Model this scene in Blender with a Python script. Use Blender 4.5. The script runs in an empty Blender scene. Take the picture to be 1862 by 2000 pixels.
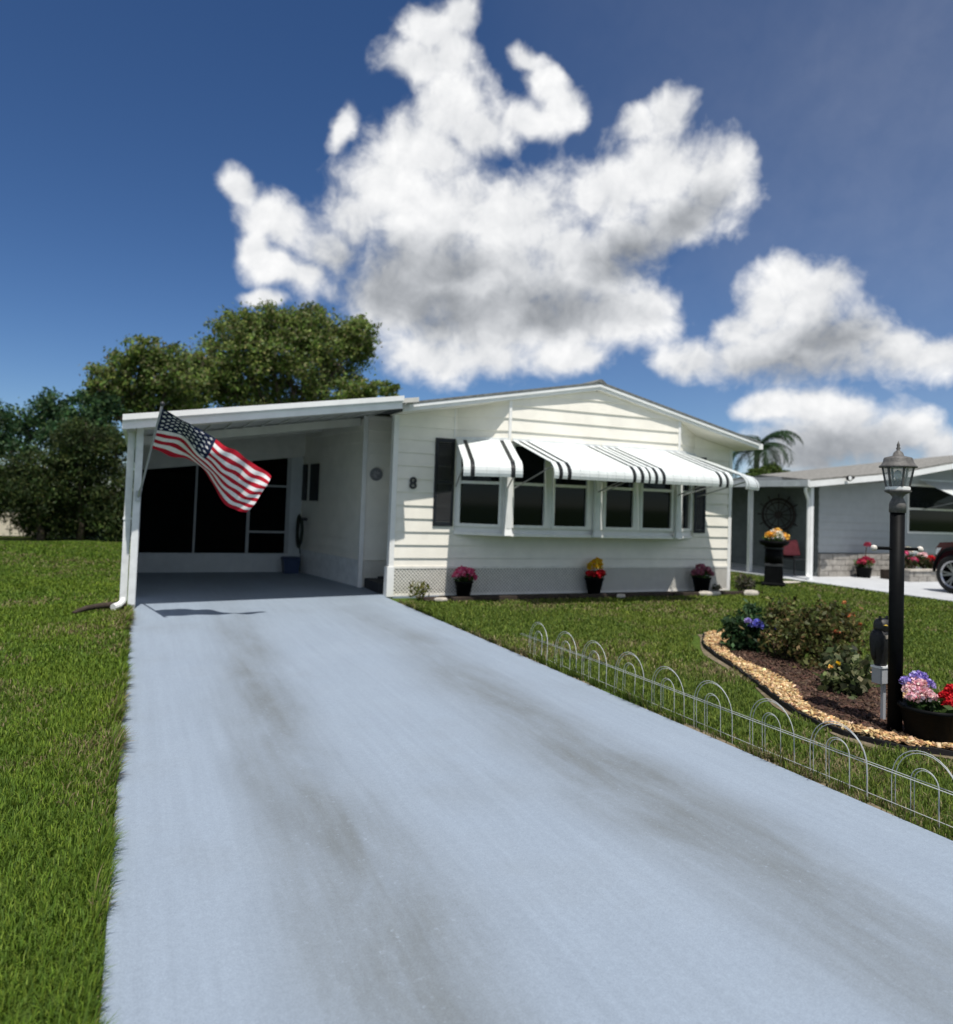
import bpy, math, random
import numpy as np
from mathutils import Vector

random.seed(7)
RNG = np.random.default_rng(7)
S = bpy.context.scene
COL = S.collection

# ------------------------------------------------------------------ camera
EYE = 1.6
PITCH, ROLL, YAW = math.radians(2.258), math.radians(-1.9933), math.radians(23.807)
cy_, sy_ = math.cos(YAW), math.sin(YAW)
_R = np.array([cy_, -sy_, 0]); _F = np.array([sy_, cy_, 0]); _U = np.array([0, 0, 1.0])
FW = _F * math.cos(PITCH) + _U * math.sin(PITCH)
_U2 = _U * math.cos(PITCH) - _F * math.sin(PITCH)
RT = _R * math.cos(ROLL) - _U2 * math.sin(ROLL)
UP = _U2 * math.cos(ROLL) + _R * math.sin(ROLL)
cam_d = bpy.data.cameras.new('camera')
cam = bpy.data.objects.new('camera', cam_d); COL.objects.link(cam)
from mathutils import Matrix
cam.matrix_world = Matrix(((RT[0], UP[0], -FW[0], 0), (RT[1], UP[1], -FW[1], 0), (RT[2], UP[2], -FW[2], EYE), (0, 0, 0, 1)))
cam_d.sensor_fit = 'HORIZONTAL'; cam_d.sensor_width = 36
FPX = 1492.5
cam_d.lens = FPX / 1862 * 36
cam_d.shift_y = -(1000 - 922.74) / 1862
cam_d.clip_start = 0.05; cam_d.clip_end = 3000
cam_d.dof.use_dof = True; cam_d.dof.focus_distance = 4.2; cam_d.dof.aperture_fstop = 1.95
S.camera = cam

def sight(x, y):
    d = FW * FPX + RT * (x - 931) - UP * (y - 922.74)
    return d / np.linalg.norm(d)
def at_y(x, y, Y):
    """a point of the place seen at photo position x, y and lying in the plane Y"""
    d = sight(x, y); return np.array([0, 0, EYE]) + d * (Y / d[1])

# ------------------------------------------------------------------ light
SHX, SHY = 0.07, 0.41                    # ground shadow per metre of height
sun_to = np.array([-SHX, -SHY, 1.0]); sun_to /= np.linalg.norm(sun_to)
sd = bpy.data.lights.new('sun', 'SUN'); sd.energy = 4.8; sd.angle = math.radians(0.53); sd.color = (1.0, 0.95, 0.88)
so = bpy.data.objects.new('sun', sd); COL.objects.link(so)
so.rotation_euler = Vector(sun_to).to_track_quat('Z', 'Y').to_euler()
so.location = (0, 0, 40)
SUN_EL = math.asin(sun_to[2]); SUN_AZ = math.atan2(sun_to[0], sun_to[1])

S.view_settings.view_transform = 'Standard'; S.view_settings.look = 'None'
S.view_settings.exposure = 0.12; S.view_settings.gamma = 1
S.cycles.max_bounces = 8; S.cycles.diffuse_bounces = 4; S.cycles.glossy_bounces = 3
S.cycles.transparent_max_bounces = 12; S.cycles.caustics_reflective = False; S.cycles.caustics_refractive = False
try:
    S.cycles.use_denoising = True
except Exception:
    pass

SKY = 0.081
W = bpy.data.worlds.new('World'); S.world = W; W.use_nodes = True
wn = W.node_tree.nodes; wl = W.node_tree.links
wn.clear()
def wnode(t, **k):
    n = wn.new(t)
    for a, b in k.items(): setattr(n, a, b)
    return n
def wmath(op, a, b=None, c=None, clamp=False):
    n = wnode('ShaderNodeMath', operation=op, use_clamp=clamp)
    for i, v in enumerate((a, b, c)):
        if v is None: continue
        if isinstance(v, (int, float)): n.inputs[i].default_value = v
        else: wl.new(v, n.inputs[i])
    return n.outputs[0]
out = wnode('ShaderNodeOutputWorld'); bg = wnode('ShaderNodeBackground')
sky = wnode('ShaderNodeTexSky', sky_type='NISHITA')
sky.sun_disc = False; sky.sun_elevation = SUN_EL; sky.sun_rotation = SUN_AZ
sky.altitude = 2500; sky.air_density = 1.0; sky.dust_density = 0.0; sky.ozone_density = 4.0
tc = wnode('ShaderNodeTexCoord')
sep = wnode('ShaderNodeSeparateXYZ'); wl.new(tc.outputs['Generated'], sep.inputs[0])
az = wmath('ARCTAN2', sep.outputs[0], sep.outputs[1]); el = wmath('ARCSINE', sep.outputs[2])
comb = wnode('ShaderNodeCombineXYZ'); wl.new(az, comb.inputs[0]); wl.new(el, comb.inputs[1])
P2 = comb.outputs[0]
def wnoise(vec, scale, detail, rough, dist=0.0, off=(0, 0, 0)):
    m = wnode('ShaderNodeMapping'); m.inputs['Location'].default_value = off; wl.new(vec, m.inputs[0])
    n = wnode('ShaderNodeTexNoise'); n.noise_dimensions = '3D'
    wl.new(m.outputs[0], n.inputs['Vector'])
    n.inputs['Scale'].default_value = scale; n.inputs['Detail'].default_value = detail
    n.inputs['Roughness'].default_value = rough; n.inputs['Distortion'].default_value = dist
    return n
warp = wnoise(P2, 12.0, 3, 0.55)
wsub = wnode('ShaderNodeVectorMath', operation='SUBTRACT'); wl.new(warp.outputs['Color'], wsub.inputs[0]); wsub.inputs[1].default_value = (.5, .5, .5)
wsc = wnode('ShaderNodeVectorMath', operation='SCALE'); wl.new(wsub.outputs[0], wsc.inputs[0]); wsc.inputs['Scale'].default_value = 0.035
wad = wnode('ShaderNodeVectorMath', operation='ADD'); wl.new(P2, wad.inputs[0]); wl.new(wsc.outputs[0], wad.inputs[1])
PW = wad.outputs[0]
def azel(x, y):
    d = sight(x, y); return math.atan2(d[0], d[1]), math.asin(d[2])
def lobes(items, vec, k=0.35):
    acc = None
    for (a, e, ra, re, rot) in items:
        m = wnode('ShaderNodeMapping', vector_type='TEXTURE')
        m.inputs['Location'].default_value = (a, e, 0); m.inputs['Rotation'].default_value = (0, 0, rot); m.inputs['Scale'].default_value = (ra, re, 1e6)
        if acc is not None:          # keeps the lobes in one chain, so few values are alive at a time
            c = wnode('ShaderNodeCombineXYZ'); c.inputs[0].default_value = a; c.inputs[1].default_value = e; wl.new(acc, c.inputs[2]); wl.new(c.outputs[0], m.inputs['Location'])
        wl.new(vec, m.inputs[0])
        l = wnode('ShaderNodeVectorMath', operation='LENGTH'); wl.new(m.outputs[0], l.inputs[0])
        v = l.outputs['Value']
        acc = v if acc is None else wmath('SMOOTH_MIN', acc, v, k)
    return acc
def from_photo(L):
    r = []
    for (x, y, rx, ry, *rot) in L:
        a, e = azel(x, y); a2, e2 = azel(x + 10, y); a3, e3 = azel(x, y - 10)
        r.append((a, e, rx * math.hypot(a2 - a, e2 - e) / 10, ry * math.hypot(a3 - a, e3 - e) / 10, math.radians(rot[0]) if rot else 0))
    return r
MAIN = [(900, 40, 48, 50, 30), (840, 70, 66, 52), (815, 125, 80, 46), (875, 110, 55, 55), (880, 215, 85, 85), (840, 295, 100, 85), (940, 262, 85, 60),
        (1035, 115, 38, 28, -20), (1070, 160, 50, 38, -40), (1100, 215, 44, 52), (1035, 238, 70, 36),
        (790, 290, 52, 85), (760, 370, 85, 75), (690, 430, 80, 64), (640, 480, 74, 58), (850, 430, 160, 120), (1000, 440, 180, 112), (930, 560, 275, 125), (1100, 520, 190, 115),
        (1195, 375, 95, 82), (1290, 330, 112, 92), (1390, 350, 88, 88), (1330, 420, 112, 72), (1220, 470, 115, 75), (1315, 222, 46, 60), (1240, 245, 40, 36), (1432, 310, 46, 55),
        (780, 580, 135, 84), (930, 640, 210, 74), (1080, 620, 190, 74), (1225, 612, 105, 62), (850, 692, 125, 50), (1110, 692, 95, 34), (960, 690, 105, 42),
        (470, 365, 48, 30, -30), (520, 420, 58, 46), (562, 440, 40, 50), (500, 490, 36, 42), (540, 522, 58, 36), (592, 530, 44, 38), (668, 250, 20, 48, -15), (520, 580, 40, 16),
        (1545, 545, 58, 46), (1625, 555, 64, 50), (1580, 600, 125, 68), (1495, 600, 52, 52), (1440, 640, 58, 42), (1560, 672, 195, 72), (1680, 640, 84, 62), (1740, 680, 84, 56), (1830, 690, 84, 50), (1343, 708, 76, 44), (1470, 690, 105, 45),
        (1510, 800, 62, 28), (1600, 800, 84, 36), (1670, 810, 52, 38), (1640, 862, 175, 62), (1762, 845, 72, 52), (1560, 892, 112, 50), (1840, 885, 66, 44)]
AWAY = [(-0.75, .42, .30, .16, .1), (-1.35, .25, .35, .10, 0), (-1.9, .55, .28, .2, .3), (1.5, .3, .3, .12, 0), (2.1, .5, .34, .2, -.2), (2.8, .28, .4, .12, 0), (-2.7, .75, .4, .2, 0), (-2.5, .2, .4, .08, 0), (3.1, .62, .42, .2, .2), (-3.0, .40, .3, .12, 0), (2.4, .95, .4, .16, 0), (-1.4, .8, .4, .18, .3), (-2.1, .95, .4, .16, 0), (1.9, .85, .35, .16, .2), (-.9, 1.0, .4, .14, 0)]
field = lobes(from_photo(MAIN) + AWAY, PW, 0.30)
n1 = wnoise(PW, 11.0, 7, 0.58, 0.1)
n3 = wnoise(PW, 26.0, 6, 0.62, 0.25, off=(5, 2, 1))
n3b = wnoise(PW, 26.0, 4, 0.55, 0.25, off=(4.994, 2.014, 1))
dens = wmath('MINIMUM', wmath('MULTIPLY', wmath('SUBTRACT', 1.06, field), 1.5), 1.1)
dens = wmath('ADD', dens, wmath('MULTIPLY', wmath('SUBTRACT', n1.outputs['Fac'], 0.5), 2.6))
dens = wmath('ADD', dens, wmath('MULTIPLY', wmath('SUBTRACT', n3.outputs['Fac'], 0.5), 1.6))
mr = wnode('ShaderNodeMapRange', interpolation_type='SMOOTHSTEP'); wl.new(dens, mr.inputs[0])
mr.inputs[1].default_value = -0.42; mr.inputs[2].default_value = 0.95; mr.inputs[3].default_value = 0; mr.inputs[4].default_value = 1
# thick undersides of the clouds are grey, with soft edges
UNDER = [(830, 525, 170, 55), (770, 565, 105, 60), (900, 605, 220, 50), (1080, 605, 170, 55), (1230, 505, 130, 52, 25), (1335, 430, 90, 45, 30), (1560, 722, 170, 50), (1610, 665, 95, 42), (1640, 880, 190, 60)]
W.cycles.sampling_method = 'MANUAL'; W.cycles.sample_map_resolution = 512
uf = lobes(from_photo(UNDER), PW, 0.35)
under = wmath('ADD', wmath('SUBTRACT', 1.0, uf), wmath('MULTIPLY', wmath('SUBTRACT', n1.outputs['Fac'], 0.5), -1.2))
ur = wnode('ShaderNodeMapRange', interpolation_type='SMOOTHSTEP'); wl.new(under, ur.inputs[0]); ur.inputs[1].default_value = -0.55; ur.inputs[2].default_value = 0.75
relief = wmath('ADD', wmath('MULTIPLY', wmath('SUBTRACT', n3.outputs['Fac'], n3b.outputs['Fac']), 0.28), wmath('MULTIPLY', wmath('SUBTRACT', n1.outputs['Fac'], 0.5), 0.55))
lum = wmath('SUBTRACT', wmath('ADD', 0.86, relief), wmath('MULTIPLY', ur.outputs[0], 0.42))
lum = wmath('MAXIMUM', wmath('MINIMUM', lum, 1.02), 0.28)
# a thin high veil of haze
veil = wnode('ShaderNodeMapRange', interpolation_type='SMOOTHSTEP'); vn = wnoise(P2, 1.6, 3, 0.5, 0.2, off=(2.2, .4, 0)).outputs['Fac']
vl = lobes([(*azel(1900, 250), .62, .5, 0), (-1.9, .6, .7, .4, 0), (2.4, .5, .7, .4, 0)], P2, 0.2)
wl.new(wmath('ADD', wmath('SUBTRACT', 1.0, vl), wmath('MULTIPLY', wmath('SUBTRACT', vn, 0.5), 0.8)), veil.inputs[0])
veil.inputs[1].default_value = -0.1; veil.inputs[2].default_value = 0.9; veil.inputs[3].default_value = 0.0; veil.inputs[4].default_value = 0.10
cover = wmath('MAXIMUM', mr.outputs[0], veil.outputs[0])
ccol = wnode('ShaderNodeMixRGB', blend_type='MIX'); ccol.inputs[1].default_value = (0.80, 0.88, 1.0, 1); ccol.inputs[2].default_value = (1, 1, 1, 1)
wl.new(wmath('MULTIPLY', lum, 1.0, clamp=True), ccol.inputs[0])
cl = wnode('ShaderNodeVectorMath', operation='SCALE'); wl.new(ccol.outputs[0], cl.inputs[0]); wl.new(wmath('MULTIPLY', lum, 0.93 / SKY), cl.inputs['Scale'])
# richer blue than the clear-air model gives
hs = wnode('ShaderNodeHueSaturation'); hs.inputs['Hue'].default_value = 0.505; hs.inputs['Saturation'].default_value = 1.16; hs.inputs['Value'].default_value = 1.0; wl.new(sky.outputs[0], hs.inputs['Color'])
mixc = wnode('ShaderNodeMixRGB'); wl.new(cover, mixc.inputs[0]); wl.new(hs.outputs[0], mixc.inputs[1]); wl.new(cl.outputs[0], mixc.inputs[2])
wl.new(mixc.outputs[0], bg.inputs[0]); bg.inputs[1].default_value = SKY
wl.new(bg.outputs[0], out.inputs[0])

# ------------------------------------------------------------------ materials
MATS = {}
def mat(name, col, rough=.6, var=.0, vscale=8.0, bump=.0, bscale=60.0, spec=.4, metal=0.0, detail=6, col2=None):
    m = bpy.data.materials.new(name); m.use_nodes = True
    nt = m.node_tree; b = nt.nodes['Principled BSDF']
    b.inputs['Roughness'].default_value = rough; b.inputs['Specular IOR Level'].default_value = spec; b.inputs['Metallic'].default_value = metal
    b.inputs['Base Color'].default_value = (*col, 1)
    tcn = nt.nodes.new('ShaderNodeTexCoord')
    if var or col2:
        n = nt.nodes.new('ShaderNodeTexNoise'); n.inputs['Scale'].default_value = vscale; n.inputs['Detail'].default_value = detail; n.inputs['Roughness'].default_value = .62
        nt.links.new(tcn.outputs['Object'], n.inputs['Vector'])
        r = nt.nodes.new('ShaderNodeValToRGB')
        c2 = col2 if col2 else tuple(max(0, c * (1 - var)) for c in col)
        c1 = col if col2 else tuple(min(1, c * (1 + var * .5)) for c in col)
        r.color_ramp.elements[0].position = .32; r.color_ramp.elements[0].color = (*c2, 1)
        r.color_ramp.elements[1].position = .68; r.color_ramp.elements[1].color = (*c1, 1)
        nt.links.new(n.outputs['Fac'], r.inputs[0]); nt.links.new(r.outputs[0], b.inputs['Base Color'])
    if bump:
        n = nt.nodes.new('ShaderNodeTexNoise'); n.inputs['Scale'].default_value = bscale; n.inputs['Detail'].default_value = 4
        nt.links.new(tcn.outputs['Object'], n.inputs['Vector'])
        bp = nt.nodes.new('ShaderNodeBump'); bp.inputs['Strength'].default_value = bump; bp.inputs['Distance'].default_value = .01
        nt.links.new(n.outputs['Fac'], bp.inputs['Height']); nt.links.new(bp.outputs[0], b.inputs['Normal'])
    MATS[name] = m; return m
def leafmat(name, trans=.35, rough=.55, spec=.25):
    m = bpy.data.materials.new(name); m.use_nodes = True
    nt = m.node_tree; b = nt.nodes['Principled BSDF']; o = nt.nodes['Material Output']
    a = nt.nodes.new('ShaderNodeAttribute'); a.attribute_name = 'tint'
    nt.links.new(a.outputs['Color'], b.inputs['Base Color']); b.inputs['Roughness'].default_value = rough; b.inputs['Specular IOR Level'].default_value = spec
    t = nt.nodes.new('ShaderNodeBsdfTranslucent'); nt.links.new(a.outputs['Color'], t.inputs[0])
    x = nt.nodes.new('ShaderNodeMixShader'); x.inputs[0].default_value = trans
    nt.links.new(b.outputs[0], x.inputs[1]); nt.links.new(t.outputs[0], x.inputs[2]); nt.links.new(x.outputs[0], o.inputs[0])
    MATS[name] = m; return m
SIDING = mat('cream_siding', (.83, .80, .715), .45, .07, 3.0, .08, 90)
TRIM = mat('white_trim', (.80, .80, .775), .4, .06, 5.0, .05, 60)
WHITE = mat('white_enamel', (.82, .83, .82), .35, .08, 4.0)
WHITE_D = mat('white_enamel_weathered', (.74, .76, .76), .45, .16, 6.0, .1, 50)
CEIL = mat('carport_pan', (.60, .59, .55), .5, .1, 4.0)
BLACKP = mat('black_stripe', (.012, .013, .014), .4, .3, 10)
SHUT = mat('dark_shutter', (.010, .012, .016), .45, .3, 12, .1, 80)
LATT = mat('white_lattice', (.80, .78, .71), .5, .1, 10)
SKIRT = mat('skirt_back', (.40, .385, .345), .8, .2, 6)
ROOFM = mat('grey_shingle', (.19, .20, .195), .9, .5, 30, .6, 120)
ROOFN = mat('neighbour_shingle', (.24, .235, .215), .9, .6, 14, .8, 70)
METAL = mat('grey_metal', (.45, .46, .47), .35, .1, 10, metal=.7)
DARKM = mat('dark_bronze', (.035, .037, .04), .45, .4, 14, .1, 80)
BLACK = mat('black_paint', (.005, .0055, .006), .5, .3, 12, .06, 60, spec=.06)
STEP = mat('dark_step', (.03, .033, .038), .7, .3, 12)
BLUEB = mat('blue_plastic', (.03, .05, .11), .4, .2, 8)
KICK = mat('kick_panel', (.50, .52, .52), .5, .08, 5)
SIDE_N = mat('grey_white_siding', (.40, .42, .42), .5, .07, 4, .08, 80)
STONE_N = mat('stone_block', (.34, .32, .29), .85, .35, 9, .7, 40)
CONC_N = mat('pale_concrete', (.46, .48, .50), .8, .12, 2.5, .2, 60)
POT = mat('black_pot', (.005, .0055, .006), .5, .4, 9, .08, 50, spec=.05)
GREYPL = mat('grey_plastic', (.34, .35, .37), .5, .1, 10)
OWL = mat('owl_plastic', (.010, .010, .011), .55, .5, 40, .3, 120)
OWLHEAD = mat('owl_head_plastic', (.032, .031, .030), .55, .5, 40, .3, 120)
OWLW = mat('owl_breast', (.35, .31, .26), .6, .3, 30)
EDGE = mat('black_edging', (.008, .008, .009), .8, .4, 20, .2, 60)
RED_TRUCK = mat('dark_red_paint', (.085, .007, .010), .22, .12, 3, spec=.6)
RUBBER = mat('tyre_rubber', (.012, .012, .012), .8, .3, 20, .2, 80)
RIM = mat('alloy_rim', (.42, .43, .45), .3, .1, 10, metal=.8)
BARK = mat('bark', (.10, .075, .055), .9, .5, 12, .8, 30)
BARK2 = mat('grey_bark', (.17, .15, .125), .9, .5, 10, .8, 30)
WIRE = mat('white_wire', (.42, .44, .44), .4, .1, 12)
CREAMW = mat('cream_wall', (.72, .66, .54), .7, .06, 1.5)
PAVER = mat('pale_paver', (.50, .46, .40), .85, .3, 8, .4, 50)
TIMBER = mat('dark_timber', (.045, .032, .024), .9, .5, 10, .5, 50)
BROWN = mat('brown_wood', (.016, .010, .008), .6, .4, 10)
PINKC = mat('pink_cushion', (.45, .10, .11), .8, .2, 9)
LEAF = leafmat('leaf', .42)
NEEDLE = leafmat('fine_leaf', .3, .6)
GRASSM = leafmat('grass_blade', .35, .6, .2)
PETAL = leafmat('petal', .25, .6, .2)
CHIP = leafmat('wood_chip', .0, .85, .2)

def glassmat(name, col, trans=.0, rough=.06):
    m = mat(name, col, rough, spec=.5)
    if trans:
        nt = m.node_tree; o = nt.nodes['Material Output']; b = nt.nodes['Principled BSDF']
        t = nt.nodes.new('ShaderNodeBsdfTransparent'); x = nt.nodes.new('ShaderNodeMixShader'); x.inputs[0].default_value = trans
        nt.links.new(b.outputs[0], x.inputs[1]); nt.links.new(t.outputs[0], x.inputs[2]); nt.links.new(x.outputs[0], o.inputs[0])
    return m
GLASS = glassmat('dark_glass', (.003, .005, .008), 0, .05); GLASS.node_tree.nodes['Principled BSDF'].inputs['Specular IOR Level'].default_value = .22
SCREEN = glassmat('insect_screen', (.004, .005, .006), .5, .8); SCREEN.node_tree.nodes['Principled BSDF'].inputs['Specular IOR Level'].default_value = .08
CLEAR = glassmat('lantern_glass', (.55, .58, .56), .62, .12)

def drive_mat():
    m = bpy.data.materials.new('painted_concrete'); m.use_nodes = True; nt = m.node_tree; b = nt.nodes['Principled BSDF']
    N = nt.nodes.new; L = nt.links.new
    tcn = N('ShaderNodeTexCoord'); sp = N('ShaderNodeSeparateXYZ'); L(tcn.outputs['Object'], sp.inputs[0])
    def mt(op, a, bb=None, clamp=False):
        n = N('ShaderNodeMath'); n.operation = op; n.use_clamp = clamp
        for i, v in enumerate((a, bb)):
            if v is None: continue
            if isinstance(v, (int, float)): n.inputs[i].default_value = v
            else: L(v, n.inputs[i])
        return n.outputs[0]
    def noise(scale, det, rough, stretch=None, dist=0):
        n = N('ShaderNodeTexNoise'); n.inputs['Scale'].default_value = scale; n.inputs['Detail'].default_value = det; n.inputs['Roughness'].default_value = rough; n.inputs['Distortion'].default_value = dist
        if stretch:
            mp = N('ShaderNodeMapping'); mp.inputs['Scale'].default_value = stretch; L(tcn.outputs['Object'], mp.inputs[0]); L(mp.outputs[0], n.inputs['Vector'])
        else: L(tcn.outputs['Object'], n.inputs['Vector'])
        return n.outputs['Fac']
    wob = mt('MULTIPLY', mt('SUBTRACT', noise(.9, 3, .5, (1, .5, 1)), .5), .7)
    X = mt('ADD', sp.outputs[0], wob)
    # the two wheel tracks drift a little towards the house
    drift = mt('MULTIPLY', mt('MAXIMUM', mt('SUBTRACT', sp.outputs[1], 4.5), 0), .055)
    def band(c, w, k):
        d = mt('ABSOLUTE', mt('SUBTRACT', mt('SUBTRACT', X, drift), c))
        r = N('ShaderNodeMapRange'); r.interpolation_type = 'SMOOTHSTEP'; L(d, r.inputs[0]); r.inputs[1].default_value = 0.0; r.inputs[2].default_value = w * 1.15; r.inputs[3].default_value = k; r.inputs[4].default_value = 0
        return r.outputs[0]
    tr = mt('MAXIMUM', band(.88, .50, 1.0), band(2.68, .58, 1.0))
    far = N('ShaderNodeMapRange'); L(sp.outputs[1], far.inputs[0]); far.inputs[1].default_value = 7.5; far.inputs[2].default_value = 11.5; far.inputs[3].default_value = 1; far.inputs[4].default_value = .25
    wear = N('ShaderNodeMapRange'); L(noise(2.2, 8, .68, (1, .35, 1), .4), wear.inputs[0]); wear.inputs[1].default_value = .28; wear.inputs[2].default_value = .62; wear.inputs[3].default_value = .35; wear.inputs[4].default_value = 1
    sk = N('ShaderNodeMapRange'); L(noise(2.4, 5, .6, (1.5, .14, 1), .2), sk.inputs[0]); sk.inputs[1].default_value = .36; sk.inputs[2].default_value = .64; sk.inputs[3].default_value = .58; sk.inputs[4].default_value = 1
    dirt = mt('MULTIPLY', mt('MULTIPLY', mt('MULTIPLY', tr, wear.outputs[0]), far.outputs[0]), sk.outputs[0])
    blot = N('ShaderNodeMapRange'); L(noise(.8, 6, .6), blot.inputs[0]); blot.inputs[1].default_value = .52; blot.inputs[2].default_value = .8; blot.inputs[3].default_value = 0; blot.inputs[4].default_value = .35
    dirt = mt('MAXIMUM', dirt, blot.outputs[0])
    base = N('ShaderNodeMixRGB'); base.inputs[1].default_value = (.226, .278, .344, 1); base.inputs[2].default_value = (.264, .318, .384, 1); L(noise(1.6, 6, .6), base.inputs[0])
    mx = N('ShaderNodeMixRGB'); L(dirt, mx.inputs[0]); L(base.outputs[0], mx.inputs[1]); mx.inputs[2].default_value = (.136, .154, .162, 1)
    # small flakes of worn paint
    vf = noise(26, 5, .7); fl = N('ShaderNodeMapRange'); L(vf, fl.inputs[0]); fl.inputs[1].default_value = .60; fl.inputs[2].default_value = .70; fl.inputs[3].default_value = 0; fl.inputs[4].default_value = .5
    flm = mt('MULTIPLY', fl.outputs[0], mt('ADD', .12, tr))
    mx2 = N('ShaderNodeMixRGB'); L(flm, mx2.inputs[0]); L(mx.outputs[0], mx2.inputs[1]); mx2.inputs[2].default_value = (.29, .345, .41, 1)
    fine = N('ShaderNodeMixRGB'); fine.blend_type = 'MULTIPLY'; fine.inputs[0].default_value = 1
    fr = N('ShaderNodeMapRange'); L(noise(170, 3, .7), fr.inputs[0]); fr.inputs[1].default_value = .3; fr.inputs[2].default_value = .7; fr.inputs[3].default_value = .84; fr.inputs[4].default_value = 1.12
    mid = N('ShaderNodeMapRange'); L(noise(34, 6, .75), mid.inputs[0]); mid.inputs[1].default_value = .3; mid.inputs[2].default_value = .7; mid.inputs[3].default_value = .93; mid.inputs[4].default_value = 1.05
    stk = N('ShaderNodeMapRange'); L(noise(5, 8, .7, (3.0, .12, 1)), stk.inputs[0]); stk.inputs[1].default_value = .3; stk.inputs[2].default_value = .7; stk.inputs[3].default_value = .93; stk.inputs[4].default_value = 1.05
    L(mx2.outputs[0], fine.inputs[1]); L(mt('MULTIPLY', mt('MULTIPLY', fr.outputs[0], mid.outputs[0]), stk.outputs[0]), fine.inputs[2])
    L(fine.outputs[0], b.inputs['Base Color']); b.inputs['Roughness'].default_value = .72; b.inputs['Specular IOR Level'].default_value = .35
    bp = N('ShaderNodeBump'); bp.inputs['Strength'].default_value = .35; bp.inputs['Distance'].default_value = .004; L(noise(220, 4, .7), bp.inputs['Height']); L(bp.outputs[0], b.inputs['Normal'])
    return m
DRIVE = drive_mat()
def lawn_mat():
    m = bpy.data.materials.new('lawn_soil'); m.use_nodes = True; nt = m.node_tree; b = nt.nodes['Principled BSDF']
    N = nt.nodes.new; L = nt.links.new
    tcn = N('ShaderNodeTexCoord')
    def noise(scale, det, rough):
        n = N('ShaderNodeTexNoise'); n.inputs['Scale'].default_value = scale; n.inputs['Detail'].default_value = det; n.inputs['Roughness'].default_value = rough; L(tcn.outputs['Object'], n.inputs['Vector']); return n.outputs['Fac']
    r = N('ShaderNodeValToRGB'); L(noise(.55, 9, .7), r.inputs[0])
    e = r.color_ramp.elements; e[0].position = .3; e[0].color = (.045, .080, .014, 1); e[1].position = .72; e[1].color = (.13, .175, .032, 1)
    x = e.new(.55); x.color = (.080, .13, .022, 1)
    r2 = N('ShaderNodeValToRGB'); L(noise(24, 6, .75), r2.inputs[0]); e = r2.color_ramp.elements; e[0].position = .3; e[0].color = (.35, .35, .35, 1); e[1].position = .75; e[1].color = (1.5, 1.5, 1.5, 1)
    mu = N('ShaderNodeMixRGB'); mu.blend_type = 'MULTIPLY'; mu.inputs[0].default_value = 1; L(r.outputs[0], mu.inputs[1]); L(r2.outputs[0], mu.inputs[2])
    L(mu.outputs[0], b.inputs['Base Color']); b.inputs['Roughness'].default_value = .95; b.inputs['Specular IOR Level'].default_value = .1
    bp = N('ShaderNodeBump'); bp.inputs['Strength'].default_value = .8; bp.inputs['Distance'].default_value = .03; L(noise(35, 5, .7), bp.inputs['Height']); L(bp.outputs[0], b.inputs['Normal'])
    return m
LAWN = lawn_mat()

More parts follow.
